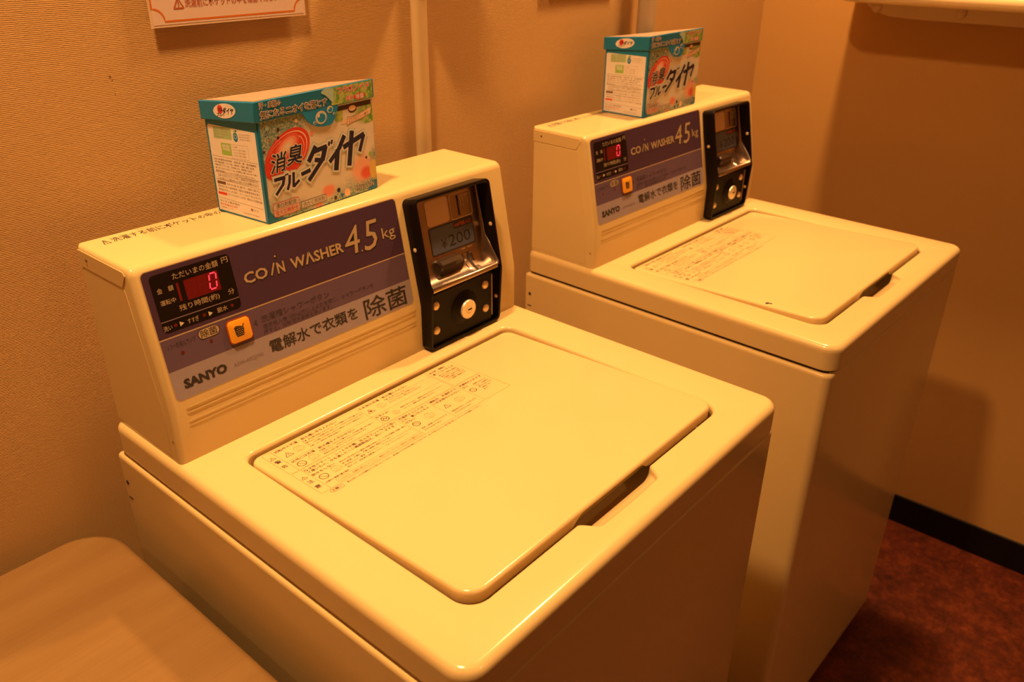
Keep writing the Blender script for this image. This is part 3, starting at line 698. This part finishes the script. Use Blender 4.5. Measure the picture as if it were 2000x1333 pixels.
# lower lock plate
m = MB(); yl = 0.3800
def lowp(i, y): return [(x, y + max(0, (z - 0.0)) * 0.0, H + z) for x, z in rrect(bx0 + 0.0042 + i, 0.006 + i, 0.4505 - i, 0.0745 - i, 0.003, 4)]
m.loops([lowp(0, 0.3900), lowp(0, yl + 0.0006), lowp(0.0006, yl)], 'black_grain', False, True)
lp = m.build('lock_plate', box, smooth=35)
m = MB(); m.box(0.4506, 0.4512, yl - 0.0006, 0.389, H + 0.012, H + 0.070, 'rivet'); m.build('plate_edge', lp)
for x_, z_ in ((0.3482, 0.0592), (0.4375, 0.0592), (0.3480, 0.0258), (0.4385, 0.0258)):
    m = MB(); m.lathe([(0.0056, 0.0), (0.0053, 0.0014), (0.0040, 0.0026), (0.0020, 0.0032), (0.0, 0.0034)], (x_, yl, H + z_), (0, -1, 0), 'rivet', 20); m.build('rivet', lp)
m = MB(); m.lathe([(0.0240, -0.0002), (0.0225, 0.0016), (0.0175, 0.0026), (0.0150, 0.0050), (0.0138, 0.0058), (0.0, 0.0058)], (0.3985, yl, H + 0.0400), (0, -1, 0), 'black_grain', 36); boss = m.build('lock_boss', lp)
m = MB(); m.lathe([(0.0126, 0.0050), (0.0126, 0.0078), (0.0120, 0.0086), (0.0052, 0.0088), (0.0050, 0.0080), (0.0046, 0.0080), (0.0044, 0.0090), (0.0, 0.0090)], (0.3985, yl, H + 0.0400), (0, -1, 0), 'lock_silver', 36)
lk = m.build('key_lock', lp)
m = MB(); m.box(0.3962, 0.4030, yl - 0.0094, yl - 0.0085, H + 0.0392, H + 0.0410, 'gap_black'); m.build('keyhole', lk)
# screws through the bezel's side walls
for x_, y_, z_, ax in ((bx0, 0.3967, 0.1316, -1), (bx0, 0.3851, 0.0347, -1), (bx1 - 0.0043, 0.3897, 0.1342, -1), (bx1 - 0.0043, 0.3801, 0.0363, -1)):
    m = MB(); m.lathe([(0.0026, -0.0002), (0.0026, 0.0006), (0.0017, 0.0012), (0.0, 0.0013)], (x_, y_, H + z_), (ax, 0, 0), 'black_plastic' if (x_ == bx0 and z_ < 0.1) else 'rivet', 14); m.build('screw', box)

# the second machine is a copy, set a little askew further along the wall
U2 = (0.6804, -0.0026, 0.0); U2R = -0.02422
second = copy_tree(root); second.location = U2; second.rotation_euler = (0, 0, U2R)
tag(second, 'white coin washing machine beside the right wall, farther of the two', 'washing machine')
lid2 = [o for o in bpy.data.objects if o.parent == second and o.name.startswith('lid')][0]
m = MB(); pts = [(0.0620, 0.1330), (0.0612, 0.1302), (0.0640, 0.1285), (0.0660, 0.1240), (0.0690, 0.1260), (0.0668, 0.1290), (0.0686, 0.1312), (0.0660, 0.1330)]
m.add([(x, y, lid_z(y) + 0.0003) for x, y in reversed(pts)], [tuple(range(len(pts)))], 'gap_black'); ch = m.build('paint_chip', lid2, smooth=0, fix=False)

# ------------------------------------------------------------------ detergent cartons
BWD, BDP, BH, LID0 = 0.163, 0.080, 0.1235, 0.1035
carton = empty('detergent_carton')
tag(carton, 'teal laundry detergent carton standing on the control housing of the nearer washing machine', 'detergent box', 'detergent cartons on the washing machines')
m = MB(); m.box(0, BWD, 0, BDP, 0, LID0 + 0.008, 'carton_teal'); shell = m.build('carton_body', carton, smooth=30, bevel=0.0008, seg=2)
m = MB(); ov = 0.0028; m.box(-ov, BWD + ov * 0.8, -0.0012, BDP + ov, LID0, BH, 'carton_teal'); clid = m.build('carton_lid', carton, smooth=30, bevel=0.0008, seg=2)
# main face
fa = lambda u, v, n: (u, -0.0003 - n, v)
m = MB(); m.add([(0.001, -0.00025, 0.001), (BWD - 0.001, -0.00025, 0.001), (BWD - 0.001, -0.00025, LID0), (0.001, -0.00025, LID0)], [(0, 1, 2, 3)], 'carton_front')
m.uv = lambda co: (co.x * 1000, co.z * 1000); m.build('front_print', shell, smooth=0, fix=False)
d = Decal(fa, 0.00003)
d.rect(0.6, 0.6, 3.0, 103, 'carton_teal', 2)
d.poly([(0, 0.5), (30, 0.5), (14, 3.0), (5, 9), (0.6, 20)], 'carton_teal', 1); d.poly([(146, 0.6), (162.4, 0.6), (162.4, 10.5), (156, 10.8), (150, 6.0)], 'carton_teal', 2)
# red sun with the two big characters
rot = 0.50; cx, cy = 34.5, 66.5
d.disc(cx, cy, 33.5, 'carton_red', 2, 21.0, rot, 48)
d.disc(cx - 1.6, cy - 1.2, 31.6, 'carton_peach', 3, 19.2, rot, 44); d.disc(cx - 2.6, cy - 1.9, 31.2, 'carton_red', 3.9, 18.8, rot, 44)
d.disc(cx - 4.0, cy - 3.0, 29.4, 'carton_peach', 4.4, 17.0, rot, 44); d.disc(cx - 4.6, cy - 3.6, 29.2, 'carton_red', 4.9, 16.8, rot, 44)
gl = ['carton_red_glow', 'carton_pink', 'carton_blush', 'carton_peach', 'carton_white']
for k, (q, mt) in enumerate(zip((1.0, 0.78, 0.58, 0.40, 0.22), gl)): d.disc(cx + 0.5, cy + 7.5, 18.0 * q, mt, 5 + k * 0.9, 9.5 * q, rot, 36)
NV, WH = 'carton_navy', 'carton_white'
def ringtext(body, bl, br, tl, mat, layer, bold, r, res=2):
    for k in range(10):
        a = 2 * PI * k / 10; dx, dy = r * math.cos(a), r * math.sin(a)
        d.textq(body, (bl[0] + dx, bl[1] + dy), (br[0] + dx, br[1] + dy), (tl[0] + dx, tl[1] + dy), mat, layer, bold, 0, res)
def big(body, bl, br, tl, bold, halo, l0=6, col=NV, halo_mat=WH):
    ringtext(body, bl, br, tl, halo_mat, l0, bold, halo); d.textq(body, bl, br, tl, col, l0 + 3, bold, 0, 3)
big('消', (9.0, 49.6), (29.2, 50.6), (13.0, 69.6), 0.014, 0.9, 10); big('臭', (30.8, 53.6), (52.0, 53.6), (36.0, 74.0), 0.014, 0.9, 10)
def glyph_set(sc, mat, layer, grow):
    """the angular name in katakana: strokes as slanted bars"""
    def bar(a, b, w0): 
        dx, dy = b[0] - a[0], b[1] - a[1]; l = math.hypot(dx, dy); ex, ey = dx / l * grow, dy / l * grow
        d.line((a[0] - ex, a[1] - ey), (b[0] + ex, b[1] + ey), w0 * 1.1 + 2 * grow, mat, layer)
    # bu-ru-(bar)
    bar((12.6, 43.4), (27.4, 43.4), 3.4); bar((26.0, 44.0), (23.2, 36.0), 3.4); bar((23.4, 36.6), (13.0, 27.8), 3.0)
    bar((29.0, 46.6), (27.8, 44.8), 1.7); bar((31.4, 46.8), (30.2, 45.0), 1.7)
    bar((33.6, 44.6), (32.0, 36.0), 3.2); bar((32.2, 36.6), (28.6, 29.6), 3.0); bar((39.0, 46.2), (37.0, 30.8), 3.2); bar((37.2, 31.2), (45.8, 36.4), 2.8)
    bar((49.0, 41.4), (62.4, 43.4), 3.8)
    # da
    bar((72.8, 66.8), (60.8, 52.2), 5.2); bar((70.0, 61.6), (88.4, 63.4), 4.6); bar((86.6, 64.4), (80.4, 50.0), 6.0); bar((80.8, 51.0), (58.6, 32.6), 4.6); bar((69.4, 52.6), (80.6, 49.8), 4.4)
    bar((92.6, 67.8), (91.2, 63.4), 2.6); bar((96.8, 68.8), (95.2, 64.4), 2.6)
    # i
    bar((115.6, 70.0), (106.0, 57.4), 5.4); bar((106.4, 58.0), (90.4, 45.6), 4.6); bar((103.8, 57.0), (99.0, 34.8), 6.4)
    # ya
    bar((112.4, 57.4), (146.0, 66.2), 5.2); bar((145.6, 66.0), (137.0, 48.0), 4.6); bar((127.4, 73.0), (119.4, 35.6), 6.2)
glyph_set(1, 'carton_mint', 11, 2.5); glyph_set(1, WH, 12.5, 1.7); glyph_set(1, NV, 14, 0.0)
# pills along the foot
d.rect(7.2, 4.6, 43.0, 19.4, 'carton_red', 6, 3.0); d.rect(7.8, 5.2, 42.4, 18.8, 'carton_cream', 7, 2.5); d.line((8, 12.4), (42.2, 12.4), 0.5, 'carton_red', 8)
d.text('漂白剤配合', 11.0, 13.4, 39.0, 18.2, 'carton_ink', 8, 0.006); d.text('蛍光剤無配合', 9.6, 6.0, 41.0, 11.4, 'carton_red', 8, 0.010)
d.rect(45.0, 5.0, 81.2, 12.6, 'carton_ink', 6, 0.6); d.rect(45.5, 5.5, 80.7, 12.1, 'carton_cream', 7, 0.4); d.text('洗たく用洗剤', 47.6, 6.2, 78.6, 11.2, 'carton_ink', 8, 0.006)
ringtext('900g', (126.6, 4.4), (139.4, 4.4), (127.2, 10.0), NV, 6, 0.0, 0.5); d.text('900g', 126.6, 4.4, 139.4, 10.0, WH, 7, 0.0, 0.1)
ringtext('LION', (143.0, 4.6), (157.0, 4.6), (143.6, 10.0), NV, 6, 0.0, 0.5); d.text('LION', 143.0, 4.6, 157.0, 10.0, WH, 7, 0.0, 0.1)
# dots, bubbles and leaves
for x_, y_, r_, mt in ((25.4, 92.3, 2.0, 'carton_brown'), (24.3, 84.5, 1.6, NV), (4.8, 73.8, 1.6, 'carton_brown'), (13.4, 83.4, 1.0, 'carton_red'), (100.6, 12.0, 2.6, NV), (94.9, 4.6, 2.4, 'carton_brown'), (147.2, 39.2, 1.6, 'carton_brown'), (69.3, 80.9, 2.6, 'carton_pink'), (105.2, 5.2, 2.2, 'carton_teal'), (113.5, 6.5, 4.6, 'carton_peach'), (154.0, 42.0, 2.6, 'carton_green'), (40.0, 88.6, 1.4, NV), (12.0, 96.0, 2.2, 'carton_mint'), (50.0, 97.0, 2.0, 'carton_peach')):
    d.disc(x_, y_, r_, mt, 2, n=14)
for k in range(60):
    x_ = random.uniform(4, 62); y_ = random.uniform(78, 101); d.disc(x_, y_, random.uniform(0.3, 0.9), random.choice(['carton_mint', 'carton_teal', 'carton_cream', 'carton_dark']), 1, n=8)
for k in range(50):
    x_ = random.uniform(44, 125); y_ = random.uniform(1, 7); d.disc(x_, y_, random.uniform(0.3, 1.0), random.choice(['carton_mint', 'carton_teal', 'carton_cream', 'carton_dark']), 1, n=8)
d.rect(108, 97.0, 160, 102.0, 'carton_brown', 2); d.rect(104, 86, 116, 101, 'leaf_print', 1, 3); d.rect(146, 78, 162.4, 97, 'leaf_print', 1, 3)  # brown strip paints the shade under the lid edge; the rest is leaf print
d.disc(131, 96, 6.5, 'carton_brown', 2, 4.0); d.disc(131, 97, 5.4, 'carton_peach', 3, 3.0)
d.poly([(112.4, 82.0), (118, 89.4), (121.0, 82.6)], 'carton_peach', 3)
d.poly([(120.6, 79.2), (130, 81.6), (144, 83.4), (158.6, 86.4), (161.0, 95.0), (146, 91.0), (133, 88.6), (122.4, 88.8)], 'carton_ink_soft', 3)
d.poly([(121.4, 80.2), (130, 82.4), (144, 84.2), (158.0, 87.2), (160.0, 94.0), (146, 90.0), (133, 87.8), (123.0, 88.0)], 'carton_peach', 4)
d.textq('すがすがしい', (124.0, 84.4), (142.0, 87.0), (124.2, 87.2), 'carton_ink', 5, 0.004, 0, 1); d.textq('クリアミントの香り', (123.4, 80.9), (154.6, 87.2), (123.8, 84.0), 'carton_ink', 5, 0.004, 0, 1)
d.build('front_lettering', shell)
# left face
la = lambda u, v, n: (-0.0002 - n, BDP - u, v)
d = Decal(la, 0.00003)
d.rect(0.2, 0.2, 79.8, 103.4, 'carton_teal', 1)
d.poly([(2.4, 2.2), (76.0, 1.6), (76.2, 93.6), (5.0, 98.4), (2.6, 97.0)], 'carton_white', 2)
d.rect(11.0, 83.6, 39.6, 96.4, 'carton_pale_green', 3); 
for k in range(4): d.text('環境に配慮した植物原料を使用して', 12.4, 93.2 - 2.9 * k, 38.0 - (10 if k == 3 else 0), 95.4 - 2.9 * k, 'carton_ink_soft', 4, res=1)
d.disc(45.6, 87.0, 3.6, 'carton_teal', 3, 5.0); d.circ(45.6, 87.4, 2.4, 0.7, 'carton_mint', 4); d.disc(45.0, 92.8, 1.6, 'carton_green', 3); d.disc(47.2, 93.4, 1.2, 'carton_teal', 3)
for k in range(3): d.text('洗剤の成分は生分解性です。', 51.4, 89.4 - 2.6 * k, 70.0, 91.2 - 2.6 * k, 'carton_ink_soft', 3, res=1)
d.rect(20.6, 66.4, 36.0, 79.4, 'carton_green', 3, 0.6); d.poly([(24, 71.2), (34, 71.0), (34.2, 77.6), (24.2, 77.8)], 'carton_pale_green', 4); d.text('ECO', 23.0, 75.0, 33.8, 78.0, WH, 5, 0.03); d.text('PACK', 23.2, 71.6, 34.0, 74.4, WH, 5, 0.03)
d.frame(36.2, 64.2, 62.6, 79.0, 0.25, 'carton_ink_soft', 3, 0.5)
for k in range(4): d.text('つめかえて使える容器' if k else 'エコ容器', 38.0, 75.6 - 3.0 * k, 58.0 if k else 46.0, 77.4 - 3.0 * k, 'carton_ink_soft', 4, res=1)
I_ = 'carton_ink'
def ruled(y): d.line((4.6, y + 1.0), (74.6, y - 1.0), 0.3, I_, 3)
for y_ in (63.2, 45.2, 37.0, 15.6): ruled(y_)
rows = ('品名 洗濯用合成洗剤    用途 綿・麻・合成繊維用', '成分 界面活性剤、アルカリ剤、水軟化剤、工程剤、酵素、蛍光剤', '液性 弱アルカリ性   正味量 900g   使用量の目安', '使い方 水30Lに対して20g  洗濯物の量に合わせて使う', '標準使用量以上に入れても効果はあまり変わりません')
for k, s_ in enumerate(rows): d.textq(s_, (6.0, 59.6 - 3.3 * k), (72.0 - (k % 3) * 4, 58.4 - 3.3 * k), (6.0, 61.8 - 3.3 * k), I_, 3, 0.004, 0, 1)
d.frame(8.6, 37.9, 71.0, 44.2, 0.3, I_, 3, 0.3)
for k in range(2): d.text('水に溶けにくい場合は先によく溶かしてから洗濯物を入れる' if k else '乾いた手またはスプーンを使い、使用後は必ず箱を閉める', 10.4, 41.4 - 2.9 * k, 69.6, 43.4 - 2.9 * k, I_, 4, 0.004, res=1)
d.rect(5.4, 32.6, 19.0, 36.0, I_, 3)
for k, s_ in enumerate(('子供の手の届く所に置かない。用途外に使わない。', '荒れ性の方や長時間使う場合は炊事用手袋を使う。', '使用後は手をよく水で洗い、クリームなどで手入れをする。', '目に入ったときは水でよく洗い流す。異常があるときは医師に相談')):
    d.textq(s_, (20.6 if k in (0, 3) else 6.0, 32.7 - 3.8 * k), (73.4, 31.8 - 3.8 * k), (20.6 if k in (0, 3) else 6.0, 35.2 - 3.8 * k), I_, 3, 0.004, 0, 1)
d.rect(4.6, 20.6, 18.6, 23.4, 'carton_red', 4)
d.text('ライオン株式会社', 5.0, 11.6, 37.0, 14.2, I_, 3, 0.004, res=1); d.text('東京都墨田区本所', 5.0, 8.0, 33.0, 10.4, 'carton_red', 3, res=1); d.text('お客様センター', 5.0, 4.6, 28.0, 6.8, 'carton_ink_soft', 3, res=1)
d.text('無リン', 54.0, 9.6, 66.6, 12.6, I_, 3, 0.02, res=1); d.text('Laundry Detergent', 42.0, 4.4, 66.6, 6.6, I_, 3, res=1)
d.build('side_print', shell)
# lid print
d = Decal(lambda u, v, n: (u, -0.0014 - n, v), 0.00003)
d.rect(100, 104.4, 162.8, 122.6, 'leaf_print', 1, 0.8); d.disc(95.6, 119.8, 9.0, 'carton_mint', 2, 3.2); d.poly([(98, 122.4), (92, 122.4), (90, 118), (96, 113), (101, 108), (104, 108), (104, 122.4)], 'carton_mint', 2)
def halo(body, x0, y0, x1, y1, col, hal, b, r, l=3):
    ringtext(body, (x0, y0), (x1, y0), (x0, y1), hal, l, b, r, 1); d.text(body, x0, y0, x1, y1, col, l + 2, b)
halo('汗・皮脂の', 4.6, 115.8, 31.8, 121.8, 'carton_brown', WH, 0.004, 0.55); halo('気になるニオイを落とす', 4.6, 105.6, 93.6, 113.8, 'carton_brown', WH, 0.004, 0.65)
halo('フラボノイド', 109.6, 114.6, 158.4, 121.6, 'carton_red', WH, 0.016, 0.6); d.disc(142.2, 108.4, 9.0, 'carton_red', 3, 3.6)
halo('成分', 121.2, 106.2, 132.4, 111.4, 'carton_red', WH, 0.010, 0.45, 4); d.text('増量', 135.8, 105.8, 149.0, 111.2, WH, 5, 0.014)
d.build('lid_front_print', clid)
m = MB(); tp = [(58.0, 104.2), (60.5, 99.6), (65.0, 93.6), (70.5, 89.2), (78.0, 86.2), (86.0, 85.0), (94.0, 84.8), (99.5, 86.4), (103.5, 91.0), (107.5, 98.6), (109.6, 104.2)]
m.loops([[(u * 0.001, -0.0004, v * 0.001) for u, v in tp], [(u * 0.001, -0.0013, v * 0.001) for u, v in tp]], 'carton_blue', False, True); tongue = m.build('lid_tongue', clid, smooth=0)
d = Decal(lambda u, v, n: (u, -0.0014 - n, v), 0.00003)
for x_, y_, r_ in ((83.6, 94.8, 8.0), (97.2, 101.0, 4.4), (102.6, 95.6, 1.8), (74.0, 90.6, 2.2)):
    d.disc(x_, y_, r_, 'carton_peach', 1, r_ * 0.86); d.disc(x_ + 0.3, y_ - 0.3, r_ * 0.9, 'carton_mint', 2, r_ * 0.76); d.disc(x_ + r_ * 0.05, y_ - r_ * 0.05, r_ * 0.70, 'carton_blue', 3, r_ * 0.56); d.disc(x_ - r_ * 0.4, y_ + r_ * 0.3, r_ * 0.22, WH, 4, n=12)
d.build('bubble_print', tongue)
d = Decal(lambda u, v, n: (-ov - 0.0002 - n, BDP - u, v), 0.00003)
d.disc(37.4, 113.8, 17.4, WH, 1, 7.6, 0.06, 36); d.disc(31.0, 115.2, 4.2, 'carton_red', 2, 4.6); d.text('消臭', 27.8, 112.6, 34.6, 117.4, NV, 3, 0.01, res=1)
d.text('ブルー', 25.2, 107.8, 37.0, 112.0, NV, 3, 0.03, 0.2); d.text('ダイヤ', 35.0, 110.6, 52.0, 117.6, NV, 3, 0.04, 0.2); d.build('lid_side_print', clid)
d = Decal(lambda u, v, n: (u, v, BH + 0.0001 + n), 0.00003)
d.rect(1, 1, 162, 80, 'carton_top', 1, 1); d.rect(2, 58, 60, 79, 'leaf_print', 2, 2); d.rect(72, 30, 150, 70, 'carton_pink', 2, 12); d.rect(8, 8, 66, 48, 'carton_top', 3, 6)
d.build('lid_top_print', clid)
for o_ in [k for k in bpy.data.objects if k.parent is carton or (k.parent and k.parent.parent is carton)]:
    for v_ in o_.data.vertices: v_.co.z *= 1 - (0.058 + 0.045 * max(0.0, v_.co.x) / BWD) * max(0.0, v_.co.y) / BDP
carton.location = (0.1635, 0.4300, H + HB + 0.0003); carton.rotation_euler = (0, 0, 0.105)
c2 = copy_tree(carton); c2.location = (0.8622, 0.4224, H + HB + 0.0003); c2.rotation_euler = (0, 0, 0.0028)
tag(c2, 'teal laundry detergent carton standing on the control housing of the farther washing machine', 'detergent box')

# ------------------------------------------------------------------ wooden table
tb = empty('wooden_table', (-0.43, 0.27, 0.0))
tag(tb, 'light wooden table with rounded corners in the corner by the back wall', 'table')
TX0, TX1, TY0, TY1, TZ = -0.97, -0.0265, 0.00, 0.5440, H - 0.130
def tl(i, z): return [(x + 0.43, y - 0.27, z) for x, y in rrect(TX0 + i, TY0 + i, TX1 - i, TY1 - i, 0.052 - i, 10)]
m = MB(); ls = []
for k in range(6):
    a = PI / 2 * k / 5; ls.append(tl(0.010 * (1 - math.sin(a)), TZ - 0.026 + 0.010 - 0.010 * math.cos(a)))
for k in range(1, 6):
    a = PI / 2 * k / 5; ls.append(tl(0.010 * (1 - math.cos(a)), TZ - 0.010 + 0.010 * math.sin(a)))
m.loops(ls, 'beech', True, True); m.build('table_top', tb, smooth=40)
m = MB(); ax0, ax1, ay0, ay1 = TX0 + 0.08, TX1 - 0.08, TY0 + 0.08, TY1 - 0.07
for b in ((ax0, ax1, ay0, ay0 + 0.02), (ax0, ax1, ay1 - 0.02, ay1), (ax0, ax0 + 0.02, ay0, ay1), (ax1 - 0.02, ax1, ay0, ay1)): m.box(b[0] + 0.43, b[1] + 0.43, b[2] - 0.27, b[3] - 0.27, TZ - 0.086, TZ - 0.026, 'beech')
m.build('apron', tb, smooth=0)
for x_ in (TX0 + 0.07, TX1 - 0.07):
    for y_ in (TY0 + 0.07, TY1 - 0.06):
        m = MB(); m.loops([[(x_ + 0.43 + sx * r_, y_ - 0.27 + sy * r_, z_) for sx, sy in ((-1, -1), (1, -1), (1, 1), (-1, 1))] for r_, z_ in ((0.017, 0.0), (0.024, TZ - 0.026))], 'beech', True, True); m.build('leg', tb, smooth=0, bevel=0.004)

# ------------------------------------------------------------------ things on the walls
def poster(x0, x1, z0, z1, label):
    r_ = empty('notice_poster', ((x0 + x1) / 2, YW, z0)); hx = (x1 - x0) / 2; hh = z1 - z0
    tag(r_, label, 'poster', 'laminated notices on the back wall')
    mm = MB(); yy = -0.0062; mm.box(-hx - 0.0015, hx + 0.0015, yy, yy + 0.0008, -0.0015, hh + 0.0015, 'laminate'); mm.build('laminate_sheet', r_, smooth=0)
    mm = MB()
    for sx in (-1, 1):
        mm = MB(); mm.box(sx * hx * 0.7 - 0.012, sx * hx * 0.7 + 0.012, yy + 0.0008, 0.0, hh * 0.70, hh * 0.86, 'laminate'); mm.build('mounting_pad', r_, smooth=0)
    dd = Decal(lambda u, v, n: (u - hx, yy - 0.0001 - n, v), 0.0001); WW = 2000 * hx; HH = hh * 1000
    dd.rect(1.2, 0.9, WW - 1.2, HH - 0.9, 'poster_paper', 1)
    q = 12.5; b0x, b0y = 2.0, 4.6; x2, y2 = WW - 2.0, HH - 4.6
    def arc(cx, cy, a0, a1): return [(cx + q * math.cos(a0 + (a1 - a0) * k / 8), cy + q * math.sin(a0 + (a1 - a0) * k / 8)) for k in range(9)]
    ring = arc(b0x - 0.6, b0y - 0.6, PI / 2, 0) + arc(x2 + 0.6, b0y - 0.6, PI, PI / 2) + arc(x2 + 0.6, y2 + 0.6, 1.5 * PI, PI) + arc(b0x - 0.6, y2 + 0.6, 0, -PI / 2)
    dd.ring(offs(ring, -0.9), offs(ring, 0.9), 'poster_orange', 2)
    dd.path([(25.5, 15.6), (36.5, 15.6), (31.0, 25.2)], 1.3, 'poster_red', 3, True); dd.line((31.0, 22.0), (31.0, 18.8), 1.3, 'poster_red', 3); dd.disc(31.0, 17.2, 0.8, 'poster_red', 3, n=10)
    dd.text('洗濯前にポケットの中を確認ください', 38.2, 16.0, WW - 34.0, 24.2, 'poster_red', 3, 0.008)
    dd.build('printed_sheet', r_); return r_
poster(0.1425, 0.3280, H + 0.3830, H + 0.5230, 'laminated notice with orange border on the wall above the nearer detergent carton')
poster(0.7750, 0.9600, H + 0.3900, H + 0.5300, 'laminated notice with orange border on the wall above the farther washing machine')

def half_pipe(name, xa, xb, stand, z0, z1, mat, label):
    r_ = empty(name, ((xa + xb) / 2, YW, z0)); tag(r_, label, 'pipe'); rr_ = (xb - xa) / 2
    mm = MB(); sec = [(rr_ * math.cos(a), -stand - rr_ * 0.72 * math.sin(a)) for a in (PI * k / 14 for k in range(15))]
    if stand > 0.005: sec = [(rr_ * math.cos(a), -stand - rr_ * math.sin(a)) for a in (2 * PI * k / 24 for k in range(24))]
    else: sec = [(rr_, -0.0001)] + sec + [(-rr_, -0.0001)]
    mm.loops([[(x, y, z) for x, y in sec] for z in (0.0, z1 - z0)], mat, True, True); mm.build('pipe_run', r_, smooth=50)
    for zc in ([0.25, 0.62, 1.02] if stand > 0.005 else []):
        mm = MB(); mm.box(-rr_ - 0.004, rr_ + 0.004, -stand, 0.0, zc * 1.0 - 0.008, zc + 0.008, mat); mm.build('pipe_clip', r_, smooth=0, bevel=0.001)
    return r_
conduit = half_pipe('wall_pipe', 0.5000, 0.5240, 0.003, 0.08, H + 1.15, 'pipe_plastic', 'white cable conduit running down the back wall behind the nearer washing machine')
m = MB(); m.loops([[(x - 0.512, -y, H + z_ - 0.08) for x, y in rrect(0.465, 0.0, 0.520, 0.052, 0.004, 3)] for z_ in (0.47, 0.56)], 'pipe_plastic', True, True); m.build('unseen_shadow_box', conduit, smooth=30)  # unseen box above the view, added for its shadows on the back wall
half_pipe('drain_pipe', 1.0120, 1.0440, 0.030, 0.08, H + 1.15, 'pipe_grey', 'dull grey pipe on the back wall behind the farther detergent carton')

# shelf on the right wall: thick white board with a rolled rim on a screwed bearer
sh = empty('wall_shelf', (XR, 0.0, H + 0.345))
tag(sh, 'white wall shelf with a rounded rim on the right wall', 'shelf')
SD, SY1, SY0 = 0.140, 0.366, -0.75
def sl(i, z): return [(x, y, z) for x, y in rrect(-SD + i, SY0 + i, -0.0003, SY1 - i, (0.05 - i, 0.002, 0.002, 0.05 - i), 8)]
m = MB(); ls = []
for k in range(9):
    a = -PI / 2 + PI * k / 8; ls.append(sl(0.014 - 0.014 * math.cos(a), 0.014 + 0.014 * math.sin(a)))
m.loops(ls, 'shelf_white', True, True); m.build('shelf_board', sh, smooth=45)
m = MB(); pts = [(SY1 - 0.035, 0.0), (SY1 - 0.040, -0.010), (SY1 - 0.058, -0.021), (SY1 - 0.085, -0.028), (SY1 - 0.13, -0.0305), (SY0 + 0.03, -0.0305), (SY0 + 0.03, 0.0)]
m.loops([[(-0.0003, y, z + 0.0005) for y, z in pts], [(-0.048, y, z + 0.0005) for y, z in pts]], 'bracket_beige', True, True); br = m.build('bearer', sh, smooth=30, bevel=0.003)
for y_ in (0.306, 0.150, -0.10, -0.36, -0.62):
    m = MB(); m.lathe([(0.0098, 0.0), (0.0098, 0.002), (0.0082, 0.0040), (0.004, 0.0052), (0.0, 0.0055)], (-0.0478, y_, -0.0125), (-1, 0, 0), 'bracket_beige', 24); m.build('screw_cap', br)

# stray empties have no transforms left to do; refresh so the scene is consistent
bpy.context.view_layer.update()
